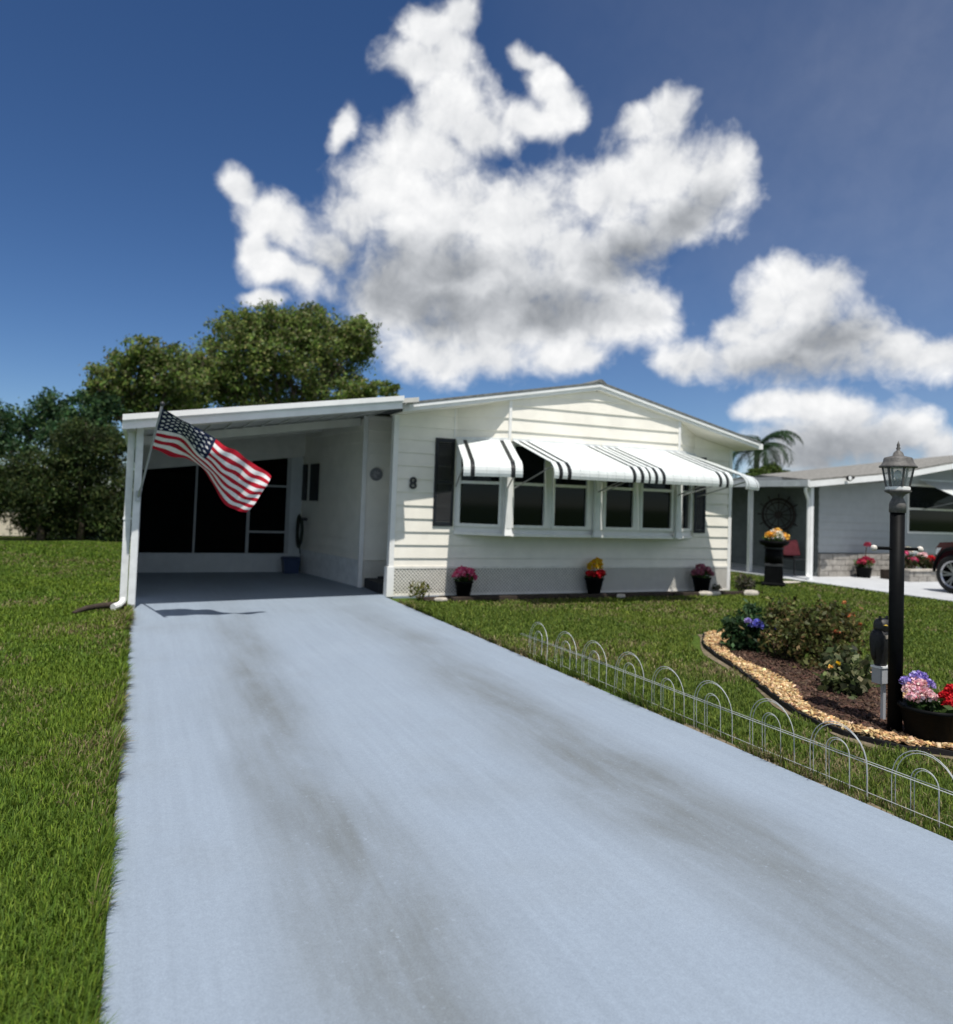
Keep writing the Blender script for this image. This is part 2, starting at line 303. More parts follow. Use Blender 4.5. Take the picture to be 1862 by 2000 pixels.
# ------------------------------------------------------------------ builders
def tag(o, label=None, cat=None, group=None, kind=None):
    if label: o['label'] = label
    if cat: o['category'] = cat
    if group: o['group'] = group
    if kind: o['kind'] = kind
    return o
def thing(name, label, cat, loc=(0, 0, 0), group=None):
    o = bpy.data.objects.new(name, None); COL.objects.link(o); o.location = loc; o.empty_display_size = .1
    o['org'] = [float(c) for c in loc]
    return tag(o, label, cat, group)
class MB:
    def __init__(s): s.v = []; s.f = []; s.m = []; s.smooth = False
    def add(s, vs, fs, mi=0):
        n = len(s.v); s.v += [tuple(float(c) for c in p) for p in vs]; s.f += [tuple(i + n for i in f) for f in fs]; s.m += [mi] * len(fs); return s
    def box(s, a, b, mi=0):
        x0, y0, z0 = a; x1, y1, z1 = b
        x0, x1 = min(x0, x1), max(x0, x1); y0, y1 = min(y0, y1), max(y0, y1); z0, z1 = min(z0, z1), max(z0, z1)
        return s.add([(x0, y0, z0), (x1, y0, z0), (x1, y1, z0), (x0, y1, z0), (x0, y0, z1), (x1, y0, z1), (x1, y1, z1), (x0, y1, z1)],
                     [(0, 3, 2, 1), (4, 5, 6, 7), (0, 1, 5, 4), (1, 2, 6, 5), (2, 3, 7, 6), (3, 0, 4, 7)], mi)
    def hexa(s, p, mi=0):
        """8 corners: bottom four anticlockwise then top four"""
        return s.add(p, [(0, 3, 2, 1), (4, 5, 6, 7), (0, 1, 5, 4), (1, 2, 6, 5), (2, 3, 7, 6), (3, 0, 4, 7)], mi)
    def beam(s, a, b, w, h, up=(0, 0, 1), mi=0):
        a = Vector(a); b = Vector(b); d = (b - a).normalized(); u = Vector(up)
        side = d.cross(u).normalized(); u = side.cross(d).normalized()
        p = []
        for q in (a, b):
            p += [q - side * w / 2 - u * h / 2, q + side * w / 2 - u * h / 2, q + side * w / 2 + u * h / 2, q - side * w / 2 + u * h / 2]
        return s.add(p, [(0, 1, 2, 3), (7, 6, 5, 4), (0, 4, 5, 1), (1, 5, 6, 2), (2, 6, 7, 3), (3, 7, 4, 0)], mi)
    def prism(s, poly, ext, mi=0):
        """poly: list of 3D points, ext: extrusion vector"""
        n = len(poly); e = Vector(ext); P = [Vector(p) for p in poly]
        return s.add(P + [p + e for p in P], [tuple(range(n)), tuple(range(2 * n - 1, n - 1, -1))] + [(i, i + n, (i + 1) % n + n, (i + 1) % n) for i in range(n)], mi)
    def tube(s, pts, r, n=8, cap=True, mi=0):
        P = [Vector(p) for p in pts]; R = r if isinstance(r, (list, tuple)) else [r] * len(P)
        base = len(s.v); prev = None
        for i, p in enumerate(P):
            d = (P[min(i + 1, len(P) - 1)] - P[max(i - 1, 0)]).normalized()
            if prev is None:
                a = d.orthogonal().normalized()
            else:
                a = (prev - d * prev.dot(d)).normalized()
            prev = a; b = d.cross(a)
            for k in range(n):
                t = 2 * math.pi * k / n; s.v.append(tuple(p + (a * math.cos(t) + b * math.sin(t)) * R[i]))
        for i in range(len(P) - 1):
            for k in range(n):
                s.f.append((base + i * n + k, base + i * n + (k + 1) % n, base + (i + 1) * n + (k + 1) % n, base + (i + 1) * n + k)); s.m.append(mi)
        if cap:
            s.f.append(tuple(base + k for k in range(n - 1, -1, -1))); s.f.append(tuple(base + (len(P) - 1) * n + k for k in range(n))); s.m += [mi, mi]
        return s
    def lathe(s, prof, c, n=20, mi=0, sx=1, sy=1):
        base = len(s.v)
        for (r, z) in prof:
            for k in range(n):
                t = 2 * math.pi * k / n; s.v.append((c[0] + r * math.cos(t) * sx, c[1] + r * math.sin(t) * sy, c[2] + z))
        for i in range(len(prof) - 1):
            for k in range(n):
                s.f.append((base + i * n + k, base + i * n + (k + 1) % n, base + (i + 1) * n + (k + 1) % n, base + (i + 1) * n + k)); s.m.append(mi)
        s.f.append(tuple(base + k for k in range(n - 1, -1, -1))); s.f.append(tuple(base + (len(prof) - 1) * n + k for k in range(n))); s.m += [mi, mi]
        return s
    def build(s, name, mats, parent=None, smooth=False):
        org = (0, 0, 0)
        q = parent
        while q is not None:
            if 'org' in q: org = tuple(q['org']); break
            q = q.parent
        me = bpy.data.meshes.new(name)
        me.from_pydata([(a - org[0], b - org[1], c - org[2]) for a, b, c in s.v], [], s.f)
        if not isinstance(mats, (list, tuple)): mats = [mats]
        for x in mats: me.materials.append(x)
        if len(mats) > 1: me.polygons.foreach_set('material_index', s.m)
        if smooth: me.polygons.foreach_set('use_smooth', [True] * len(s.f))
        me.update()
        o = bpy.data.objects.new(name, me); COL.objects.link(o); o.parent = parent
        return o
def tinted(name, V, F, C, m, parent=None, smooth=False, kind=None):
    """V (n,3), F (k,m) all same corner count, C (n,3) per-vertex colour"""
    org = np.zeros(3); q = parent
    while q is not None:
        if 'org' in q: org = np.array(list(q['org'])); break
        q = q.parent
    V = (np.asarray(V) - org).astype(np.float32); F = np.asarray(F, dtype=np.int32); k = F.shape[1]
    me = bpy.data.meshes.new(name)
    me.vertices.add(len(V)); me.vertices.foreach_set('co', V.ravel())
    me.loops.add(F.size); me.loops.foreach_set('vertex_index', F.ravel())
    me.polygons.add(len(F)); me.polygons.foreach_set('loop_start', np.arange(0, F.size, k, dtype=np.int32)); me.polygons.foreach_set('loop_total', np.full(len(F), k, dtype=np.int32))
    me.update(calc_edges=True)
    a = me.attributes.new('tint', 'FLOAT_COLOR', 'POINT')
    a.data.foreach_set('color', np.concatenate([C, np.ones((len(C), 1))], 1).astype(np.float32).ravel())
    me.materials.append(m)
    o = bpy.data.objects.new(name, me); COL.objects.link(o); o.parent = parent
    if kind: o['kind'] = kind
    return o
def unit(n, rng=RNG):
    v = rng.normal(size=(n, 3)); return v / np.linalg.norm(v, axis=1, keepdims=True)
def leaves(P, size, cols, rng=RNG, aspect=.5, droop=0.0, N=None):
    """diamond leaves at points P; size array; cols (n,3)"""
    n = len(P); d = unit(n, rng); d[:, 2] -= droop; d /= np.linalg.norm(d, axis=1, keepdims=True)
    r = unit(n, rng)
    if N is not None: r = r * .6 + N
    w = np.cross(d, r); w /= np.linalg.norm(w, axis=1, keepdims=True) + 1e-9
    size = np.broadcast_to(size, (n,))[:, None]
    a = P - d * size * .5; b = P + w * size * aspect * .5; c = P + d * size * .5; e = P - w * size * aspect * .5
    V = np.stack([a, b, c, e], 1).reshape(-1, 3); F = np.arange(4 * n).reshape(n, 4)
    return V, F, np.repeat(cols, 4, 0)
def palette(n, cols, jitter=.25, rng=RNG):
    c = np.array(cols)[rng.integers(0, len(cols), n)]
    return np.clip(c * (1 + rng.normal(size=(n, 1)) * jitter) * (1 + rng.normal(size=(n, 3)) * .06), .002, .95)

# ------------------------------------------------------------------ the ground
BED = [(6.62, 7.70), (6.74, 7.86), (6.94, 7.95), (7.25, 7.92), (7.55, 7.62), (7.76, 7.2), (7.80, 6.80), (7.58, 6.42), (7.28, 6.08), (6.95, 5.5), (6.6, 4.8), (6.3, 4.25), (6.1, 3.75), (5.75, 3.42), (5.45, 3.38), (5.2, 3.50),
       (5.02, 3.66), (4.90, 3.83), (4.84, 4.1), (4.86, 4.4), (4.95, 4.68), (5.11, 5.0), (5.38, 5.52), (5.69, 6.12), (5.95, 6.72), (6.2, 7.2), (6.42, 7.5)]
def inside(px, py, poly):
    r = np.zeros(len(px), bool); n = len(poly)
    for i in range(n):
        x0, y0 = poly[i]; x1, y1 = poly[(i + 1) % n]
        c = ((y0 > py) != (y1 > py)) & (px < (x1 - x0) * (py - y0) / (y1 - y0 + 1e-12) + x0); r ^= c
    return r
def polydist(px, py, poly):
    best = np.full(len(px), 1e9); n = len(poly)
    for i in range(n):
        a = np.array(poly[i]); b = np.array(poly[(i + 1) % n]); d = b - a
        t = np.clip(((px - a[0]) * d[0] + (py - a[1]) * d[1]) / (d @ d), 0, 1)
        best = np.minimum(best, np.hypot(px - a[0] - t * d[0], py - a[1] - t * d[1]))
    return best
b = MB(); b.add([(-600, -600, -.03), (600, -600, -.03), (600, 900, -.03), (-600, 900, -.03)], [(0, 1, 2, 3)])
tag(b.build('lawn', LAWN), kind='structure')
DL, DR = -.03, 3.79
b = MB()   # driveway slab with a slightly rounded arris
b.hexa([(DL, -6, -.10), (DR, -6, -.10), (DR, 12.15, -.10), (DL - .02, 12.15, -.10), (DL + .01, -6, .004), (DR - .01, -6, .004), (DR - .01, 12.15, .004), (DL - .01, 12.15, .004)])
tag(b.build('driveway', DRIVE), kind='structure')
b = MB(); b.box((-.06, 12.156, -.1), (4.75, 24, .004))
tag(b.build('carport_floor', DRIVE), kind='structure')
b = MB(); b.box((14.65, -8, -.1), (20.4, 14.42, .004)); b.box((14.75, 14.424, -.1), (16.06, 20, .004))
tag(b.build('neighbour_driveway', CONC_N), kind='structure')

SOIL = mat('bare_soil', (.21, .165, .115), .95, .45, 14, .6, 50, col2=(.085, .075, .035))
b = MB()
ys = np.linspace(0, 11.6, 90)
L0 = [(DR - .02, y, -.024) for y in ys]; L1 = [(DR + .09 + .05 * math.sin(y * 3.1) * math.sin(y * 1.3 + 1), y, -.024) for y in ys]
b.add(L0 + L1, [(i, i + 90, i + 91, i + 1) for i in range(89)])
n = len(BED); cx_ = sum(p[0] for p in BED) / n; cyy_ = sum(p[1] for p in BED) / n
outer = []
for i, (x, y) in enumerate(BED):
    k = .10 + .07 * math.sin(i * 1.9); d = math.hypot(x - cx_, y - cyy_); outer.append((x + (x - cx_) / d * k, y + (y - cyy_) / d * k, -.022))
b.add([(x, y, -.022) for x, y in BED] + outer, [(i, i + n, (i + 1) % n + n, (i + 1) % n) for i in range(n)])
tag(b.build('bare_ground', SOIL), kind='structure')

# ------------------------------------------------------------------ the house
HL, HR, HY = 3.87, 11.05, 12.19          # corners and plane of the front wall
BY = 11.66                               # plane of the bay window
RY = 11.57                               # front edge of the roof
BXL, BXR = 5.73, 9.30
WXL, WXR = 4.98, 10.11
APX, APZ = 7.46, 3.80
def roof_z(x): return APZ - .186 * (APX - x) if x < APX else APZ - .222 * (x - APX)
def soffit(x): return roof_z(x) - .122
house = thing('mobile_home', 'cream single-storey home with lap siding, low gable and dark bay windows', 'house', (HL, HY, 0))
def clip(poly, n, c):
    """keep points with n.p <= c"""
    r = []
    for i in range(len(poly)):
        p, q = poly[i], poly[(i + 1) % len(poly)]
        dp, dq = n[0] * p[0] + n[1] * p[1] - c, n[0] * q[0] + n[1] * q[1] - c
        if dp <= 0: r.append(p)
        if (dp < 0 < dq) or (dq < 0 < dp):
            t = dp / (dp - dq); r.append((p[0] + (q[0] - p[0]) * t, p[1] + (q[1] - p[1]) * t))
    return r
Z0, ZS = .4145, .2205
def siding(parent, A, B, zlo, topfun, name='siding_plank', mats=None, zs=ZS, z0=Z0, thick=.022, holes=()):
    """lap boards on the wall running A -> B (left to right seen from outside); topfun(point) gives height"""
    A = np.array(A, float); B = np.array(B, float); L = np.linalg.norm(B - A); d = (B - A) / L; nrm = np.array([d[1], -d[0]])
    zt = [topfun(A + d * L * t) for t in np.linspace(0, 1, 33)]
    zmax = max(zt); k = 0
    while z0 + k * zs < zmax:
        za, zb = z0 + k * zs, z0 + (k + 1) * zs; k += 1
        if zb <= zlo: continue
        poly = [(0, max(za, zlo))]
        poly = [(0, max(za, zlo)), (L, max(za, zlo)), (L, zb), (0, zb)]
        # cut by the top line (piecewise linear, convex)
        for i in range(32):
            t0, t1 = i / 32 * L, (i + 1) / 32 * L; s = (zt[i + 1] - zt[i]) / (t1 - t0)
            if i and abs(s - (zt[i] - zt[i - 1]) / (L / 32)) < 1e-6: continue
            poly = clip(poly, (-s, 1), zt[i] - s * t0)
            if len(poly) < 3: break
        if len(poly) < 3: continue
        b = MB(); fr = []; bk = []
        for (u, z) in poly:
            o = .004 + thick * max(0, 1 - (z - za) / zs)
            p = A + d * u; fr.append((p[0] + nrm[0] * o, p[1] + nrm[1] * o, z)); bk.append((p[0] - nrm[0] * .03, p[1] - nrm[1] * .03, z))
        n = len(poly)
        b.add(fr + bk, [tuple(range(n)), tuple(range(2 * n - 1, n - 1, -1))] + [(i, i + n, (i + 1) % n + n, (i + 1) % n) for i in range(n)])
        b.build(name, mats or SIDING, parent)
front = MB().box((HL, HY + .04, 0), (HR, HY + .12, 2.55)).prism([(HL, HY + .04, 2.55), (HR, HY + .04, 2.55), (HR, HY + .04, soffit(HR)), (APX, HY + .04, soffit(APX)), (HL, HY + .04, soffit(HL))], (0, .08, 0)).build('front_wall', SIDING, house)
siding(front, (HL, HY), (WXL, HY), .49, lambda p: soffit(p[0]))
siding(front, (WXR, HY), (HR, HY), .49, lambda p: soffit(p[0]))
siding(front, (WXL, HY), (WXR, HY), .49, lambda p: 1.04)
# right-hand wall and rear walls, out of sight from the drive
rw = MB().box((HR - .1, HY + .122, 0), (HR, 26, soffit(HR))).build('side_wall', SIDING, house)
MB().box((4.70, 25.9, 0), (HR - .102, 26, 2.9)).build('rear_wall', SIDING, house)
# entry recess and inner wall of the carport
SWA, SWB = (3.71, 13.5), (3.22, 16.4)
iw = MB().prism([(3.75, 13.54, 0), (4.70, 13.54, 0), (4.70, 13.54, 3.14), (3.75, 13.54, 3.14)], (0, .08, 0)).build('recess_wall', SIDING, house)
siding(iw, (3.71, 13.5), (4.68, 13.5), .49, lambda p: 3.12)
MB().box((4.62, HY + .122, 0), (4.70, 13.5, 3.14)).build('entry_wall', SIDING, house)
d2 = np.array(SWA) - np.array(SWB); d2 /= np.linalg.norm(d2); n2_ = np.array([d2[1], -d2[0]])
sw = MB().prism([(SWB[0] - n2_[0] * .04, SWB[1] - n2_[1] * .04, 0), (SWA[0] - n2_[0] * .04, SWA[1] - n2_[1] * .04, 0), (SWA[0] - n2_[0] * .04, SWA[1] - n2_[1] * .04, 3.0), (SWB[0] - n2_[0] * .04, SWB[1] - n2_[1] * .04, 2.92)], (-n2_[0] * .1, -n2_[1] * .1, 0)).build('inner_wall', SIDING, house)
siding(sw, SWB, SWA, .49, lambda p: 3.06)
MB().prism([(SWB[0], SWB[1], 0), (SWA[0], SWA[1], 0), (SWA[0], SWA[1], .49), (SWB[0], SWB[1], .49)], (-n2_[0] * .03, -n2_[1] * .03, 0)).build('skirting', WHITE_D, house)
MB().box((SWA[0] - .03, 13.455, 0), (SWA[0] + .05, 13.49, 3.10)).build('corner_trim', TRIM, house)
# corner boards
MB().box((HL - .03, HY - .035, 0.49), (HL + .055, HY + .10, soffit(HL))).build('corner_trim', TRIM, house)
MB().box((HL - .06, HY - .055, 0), (HL + .06, HY + .12, .49)).build('corner_trim', TRIM, house)
MB().box((HR - .05, HY - .030, 0), (HR + .03, HY + .10, soffit(HR))).build('corner_trim', TRIM, house)
# lattice skirt
def lattice(A, B, z0, z1, parent, step=.062, w=.017):
    A = np.array(A, float); B = np.array(B, float); L = np.linalg.norm(B - A); d = (B - A) / L; nrm = np.array([d[1], -d[0]])
    b = MB(); H = z1 - z0
    for sgn, off in ((1, .012), (-1, .020)):
        k = -H
        while k < L + H:
            u0, u1 = (k, k + H) if sgn > 0 else (k + H, k)
            za, zb = z0, z1
            # cut to 0..L
            t0, t1 = 0., 1.
            du = u1 - u0
            lo, hi = sorted(((0 - u0) / du, (L - u0) / du)); t0 = max(t0, lo); t1 = min(t1, hi)
            if t1 - t0 > .02:
                p = A + d * (u0 + du * t0) + nrm * off; q = A + d * (u0 + du * t1) + nrm * off
                b.beam((p[0], p[1], za + H * t0), (q[0], q[1], za + H * t1), w, .006, up=(nrm[0], nrm[1], 0))
            k += step
    o = b.build('lattice', LATT, parent); o['kind'] = 'stuff'; return o
lattice((HL + .06, HY), (HR - .05, HY), .03, .47, house)
lattice((3.78, 13.5), (4.60, 13.5), .03, .47, house)
MB().box((HL + .06, HY + .002, 0), (HR - .05, HY + .03, .48)).build('skirt_panel', SKIRT, house)
MB().box((HL + .06, HY - .03, .46), (HR - .05, HY - .002, .50)).build('lattice_rail', LATT, house)
MB().box((HL + .06, HY - .03, .0), (HR - .05, HY - .002, .035)).build('lattice_rail', LATT, house)

# bay window
bay = MB()
bay.prism([(WXL, HY + .03, 1.05), (BXL + .02, BY + .05, 1.05), (BXR - .02, BY + .05, 1.05), (WXR, HY + .03, 1.05)], (0, 0, .16))
bay_o = bay.build('bay_window', TRIM, house)
MB().prism([(WXL - .01, HY - .005, 1.045), (BXL - .012, BY - .02, 1.045), (BXR + .012, BY - .02, 1.045), (WXR + .01, HY - .005, 1.045), (WXR + .01, HY + .02, 1.045), (WXL - .01, HY + .02, 1.045)], (0, 0, .05)).build('sill', TRIM, bay_o)
def top_at(p): return soffit(p[0])
siding(house, (WXL, HY), (BXL, BY), 2.66, top_at)
siding(house, (BXL, BY), (BXR, BY), 2.66, top_at)
siding(house, (BXR, BY), (WXR, HY), 2.66, top_at)
for (x, y) in ((BXL, BY), (BXR, BY)):
    MB().box((x - .025, y - .035, 2.66), (x + .025, y + .04, soffit(x) - .002)).build('corner_trim', TRIM, house)
def window(A, B, u0, u1, z0=1.19, z1=2.64, rail=1.945, parent=house, fr=.05, split=True, m=None):
    """a sash window in the wall A -> B between fractions u0, u1"""
    m = m or TRIM
    A = np.array(A, float); B = np.array(B, float); d = B - A; L = np.linalg.norm(d); d /= L; n = np.array([d[1], -d[0]])
    def P(u, o, z): q = A + d * u + n * o; return (q[0], q[1], z)
    def slab(b, ua, ub, za, zb, o0, o1):
        b.hexa([P(ua, o1, za), P(ub, o1, za), P(ub, o0, za), P(ua, o0, za), P(ua, o1, zb), P(ub, o1, zb), P(ub, o0, zb), P(ua, o0, zb)])
    ua, ub = u0 * L, u1 * L
    b = MB()
    slab(b, ua, ua + fr, z0, z1, -.05, .018); slab(b, ub - fr, ub, z0, z1, -.05, .018); slab(b, ua + fr, ub - fr, z0, z0 + fr, -.05, .016); slab(b, ua + fr, ub - fr, z1 - fr, z1, -.05, .016)
    w = b.build('window', m, parent)
    b = MB(); slab(b, ua + fr, ub - fr, rail - .025, rail + .025, -.04, .012); b.build('meeting_rail', m, w)
    b = MB(); slab(b, ua + fr, ub - fr, z0 + fr, rail - .025, -.04, -.03); b.build('pane', GLASS, w)
    b = MB(); slab(b, ua + fr, ub - fr, rail + .025, z1 - fr, -.04, -.025); b.build('pane', GLASS, w)
    return w
def infill(A, B, parent=bay_o):
    A = np.array(A, float); B = np.array(B, float); d = B - A; L = np.linalg.norm(d); d /= L; n = np.array([d[1], -d[0]])
    return A, d, L, n
def mullions(A, B, spans):
    A, d, L, n = infill(A, B); e = [0] + [v for s in spans for v in s] + [1]
    for i in range(0, len(e), 2):
        ua, ub = e[i] * L, e[i + 1] * L
        if ub - ua < .004: continue
        def P(u, o, z): q = A + d * u + n * o; return (q[0], q[1], z)
        MB().hexa([P(ua, .002, 1.19), P(ub, .002, 1.19), P(ub, -.06, 1.19), P(ua, -.06, 1.19), P(ua, .002, 2.655), P(ub, .002, 2.655), P(ub, -.06, 2.655), P(ua, -.06, 2.655)]).build('mullion', TRIM, bay_o)
Lc = BXR - BXL
CS = [((a - BXL) / Lc, (c - BXL) / Lc) for a, c in ((5.80, 6.49), (6.60, 7.35), (7.66, 8.35), (8.46, 9.21))]
for s in CS: window((BXL, BY), (BXR, BY), *s)
mullions((BXL, BY), (BXR, BY), CS)
window((WXL, HY), (BXL, BY), .06, .90); mullions((WXL, HY), (BXL, BY), [(.06, .90)])
window((BXR, BY), (WXR, HY), .12, .86); mullions((BXR, BY), (WXR, HY), [(.12, .86)])
for x, y in ((BXL, BY), (7.50, BY), (BXR, BY)):     # white pillars on the bay with flared feet
    b = MB(); b.box((x - .062, y - .075, 1.17), (x + .062, y - .02, 2.56)); b.box((x - .03, y - .083, 1.18), (x + .03, y - .076, 2.5))
    p = b.build('pillar', WHITE, bay_o)
    MB().hexa([(x - .085, y - .10, 1.06), (x + .085, y - .10, 1.06), (x + .085, y - .022, 1.06), (x - .085, y - .022, 1.06), (x - .064, y - .078, 1.168), (x + .064, y - .078, 1.168), (x + .064, y - .022, 1.168), (x - .064, y - .022, 1.168)]).build('pillar_foot', WHITE, bay_o)
def shutter(x0, x1, z0, z1, y):
    b = MB(); b.box((x0, y - .045, z0), (x0 + .045, y - .025, z1)); b.box((x1 - .045, y - .045, z0), (x1, y - .025, z1))
    for z in (z0, (z0 + z1) / 2 - .03, z1 - .06): b.box((x0 + .045, y - .043, z), (x1 - .045, y - .025, z + .06))
    o = b.build('shutter', SHUT, house)
    b = MB(); z = z0 + .07
    while z < z1 - .07:
        b.hexa([(x0 + .045, y - .042, z), (x1 - .045, y - .042, z), (x1 - .045, y - .028, z + .012), (x0 + .045, y - .028, z + .012), (x0 + .045, y - .040, z + .008), (x1 - .045, y - .040, z + .008), (x1 - .045, y - .026, z + .03), (x0 + .045, y - .026, z + .03)]); z += .034
    l = b.build('louvres', SHUT, o); l['kind'] = 'stuff'
shutter(4.585, 4.945, 1.18, 2.68, HY); shutter(10.125, 10.40, 1.15, 2.66, HY)
# house number
cu = bpy.data.curves.new('digit', 'FONT'); cu.body = '8'; cu.size = .27; cu.extrude = .008; cu.bevel_depth = .006; cu.align_x = 'CENTER'
to = bpy.data.objects.new('digit', cu); COL.objects.link(to)
dg = bpy.context.evaluated_depsgraph_get(); dg.update()
tm = bpy.data.meshes.new_from_object(to.evaluated_get(dg)); bpy.data.objects.remove(to)
num = bpy.data.objects.new('house_number', tm); COL.objects.link(num); num.parent = house
num.location = (4.205 - HL, HY - .045 - HY, 1.80); num.rotation_euler = (math.pi / 2, 0, 0)
tm.materials.clear(); tm.materials.append(DARKM)
num['label'] = 'dark number 8 on the front wall'
# roof
RB = 26.4
b = MB()
for x0, x1 in ((3.79, APX), (APX, 11.22)):
    b.hexa([(x0, RY - .03, roof_z(x0)), (x1, RY - .03, roof_z(x1)), (x1, RB, roof_z(x1)), (x0, RB, roof_z(x0)), (x0, RY - .03, roof_z(x0) + .035), (x1, RY - .03, roof_z(x1) + .035), (x1, RB, roof_z(x1) + .035), (x0, RB, roof_z(x0) + .035)])
roof = b.build('roof', ROOFM, house)
MB().hexa([(APX - .12, RY - .035, roof_z(APX - .12) + .04), (APX + .12, RY - .035, roof_z(APX + .12) + .04), (APX + .12, RB, roof_z(APX + .12) + .04), (APX - .12, RB, roof_z(APX - .12) + .04), (APX - .03, RY - .035, APZ + .075), (APX + .03, RY - .035, APZ + .075), (APX + .03, RB, APZ + .075), (APX - .03, RB, APZ + .075)]).build('ridge_cap', ROOFM, roof)
for x0, x1 in ((3.79, APX), (APX, 11.20)):
    MB().hexa([(x0, RY, roof_z(x0) - .11), (x1, RY, roof_z(x1) - .11), (x1, RY + .03, roof_z(x1) - .11), (x0, RY + .03, roof_z(x0) - .11), (x0, RY, roof_z(x0) - .005), (x1, RY, roof_z(x1) - .005), (x1, RY + .03, roof_z(x1) - .005), (x0, RY + .03, roof_z(x0) - .005)]).build('fascia', TRIM, roof)
    MB().hexa([(x0, RY - .022, roof_z(x0) - .055), (x1, RY - .022, roof_z(x1) - .055), (x1, RY - .002, roof_z(x1) - .055), (x0, RY - .002, roof_z(x0) - .055), (x0, RY - .022, roof_z(x0) - .006), (x1, RY - .022, roof_z(x1) - .006), (x1, RY - .002, roof_z(x1) - .006), (x0, RY - .002, roof_z(x0) - .006)]).build('drip_edge', WHITE, roof)
    MB().hexa([(x0, RY + .032, roof_z(x0) - .12), (x1, RY + .032, roof_z(x1) - .12), (x1, HY + .04, roof_z(x1) - .12), (x0, HY + .04, roof_z(x0) - .12), (x0, RY + .032, roof_z(x0) - .10), (x1, RY + .032, roof_z(x1) - .10), (x1, HY + .04, roof_z(x1) - .10), (x0, HY + .04, roof_z(x0) - .10)]).build('soffit', SIDING, roof)
x = 11.20
MB().box((x, RY - .01, roof_z(x) - .12), (x + .1, RB, roof_z(x) - .01)).build('gutter', WHITE, roof)
MB().hexa([(HR, HY, roof_z(HR) - .13), (x, HY, roof_z(x) - .13), (x, RB, roof_z(x) - .13), (HR, RB, roof_z(HR) - .13), (HR, HY, roof_z(HR) - .11), (x, HY, roof_z(x) - .11), (x, RB, roof_z(x) - .11), (HR, RB, roof_z(HR) - .11)]).build('soffit', SIDING, roof)
# seam batten right of the corner
MB().beam((4.93, HY - .015, 2.69), (4.93, HY - .015, soffit(4.93)), .018, .03, up=(0, 1, 0)).build('seam_strip', TRIM, house)
# side window in the carport with its shutters
def on_side(x, y):
    """point on the inner carport wall"""
    A = np.array(SWA); B = np.array(SWB); return A + (B - A) * x
sideL = math.hypot(SWA[0] - SWB[0], SWA[1] - SWB[1])
sw_win = window(SWB, SWA, .10, .155, 1.55, 2.25, 1.9, house, fr=.03)
for (u0, u1) in ((.012, .095), (.16, .31)):
    A = np.array(SWB); dd = np.array(SWA) - A
    p, q = A + dd * u0, A + dd * u1
    MB().prism([(p[0] + n2_[0] * .03, p[1] + n2_[1] * .03, 1.52), (q[0] + n2_[0] * .03, q[1] + n2_[1] * .03, 1.52), (q[0] + n2_[0] * .03, q[1] + n2_[1] * .03, 2.28), (p[0] + n2_[0] * .03, p[1] + n2_[1] * .03, 2.28)], (n2_[0] * .02, n2_[1] * .02, 0)).build('shutter', SHUT, house)

# ------------------------------------------------------------------ carport
CXL, CXR = -.23, 3.66
def cfy(x): return 10.80 + (x + .23) / 3.89 * .36           # front edge is a little askew
def ctz(x): return 2.575 + (x + .23) * .161
carport = thing('carport', 'white flat-roofed carport with slim posts left of the home', 'carport', (0, 11.4, 0))
RBK = 22.3
def cslab(b, z0, z1, x0=CXL, x1=CXR, y0=0.0, y1=None, mi=0):
    ya, yb = (cfy(x0) + y0, cfy(x1) + y0)
    yc = [RBK, RBK] if y1 is None else [cfy(x0) + y1, cfy(x1) + y1]
    b.hexa([(x0, ya, ctz(x0) + z0), (x1, yb, ctz(x1) + z0), (x1, yc[1], ctz(x1) + z0), (x0, yc[0], ctz(x0) + z0), (x0, ya, ctz(x0) + z1), (x1, yb, ctz(x1) + z1), (x1, yc[1], ctz(x1) + z1), (x0, yc[0], ctz(x0) + z1)], mi)
b = MB(); cslab(b, -.10, -.03, CXL + .02, 3.95, .09, None); croof = b.build('roof', CEIL, carport)
b = MB()
x = CXL + .3
while x < 3.9:
    ya = cfy(x) + .1
    b.hexa([(x - .012, ya, ctz(x) - .125), (x + .012, ya, ctz(x) - .125), (x + .012, RBK - .02, ctz(x) - .125), (x - .012, RBK - .02, ctz(x) - .125), (x - .012, ya, ctz(x) - .102), (x + .012, ya, ctz(x) - .102), (x + .012, RBK - .02, ctz(x) - .102), (x - .012, RBK - .02, ctz(x) - .102)]); x += .305
b.build('ceiling_ribs', CEIL, croof)['kind'] = 'stuff'
b = MB(); cslab(b, -.19, -.075, CXL + .01, CXR - .01, .02, .075); b.build('fascia', WHITE, carport)
b = MB(); cslab(b, -.075, 0, CXL, CXR, -.03, .09); g = b.build('gutter', WHITE, carport)
b = MB(); cslab(b, -.09, -.073, CXL + .004, CXR - .004, -.012, .05); b.build('gutter_lip', WHITE_D, g)
b = MB(); b.hexa([(CXL, cfy(CXL) + .092, 2.40), (CXL + .05, cfy(CXL) + .092, 2.40), (CXL + .05, RBK, 2.40), (CXL, RBK, 2.40), (CXL, cfy(CXL) + .092, 2.56), (CXL + .05, cfy(CXL) + .092, 2.56), (CXL + .05, RBK, 2.56), (CXL, RBK, 2.56)]); b.build('side_fascia', WHITE, carport)
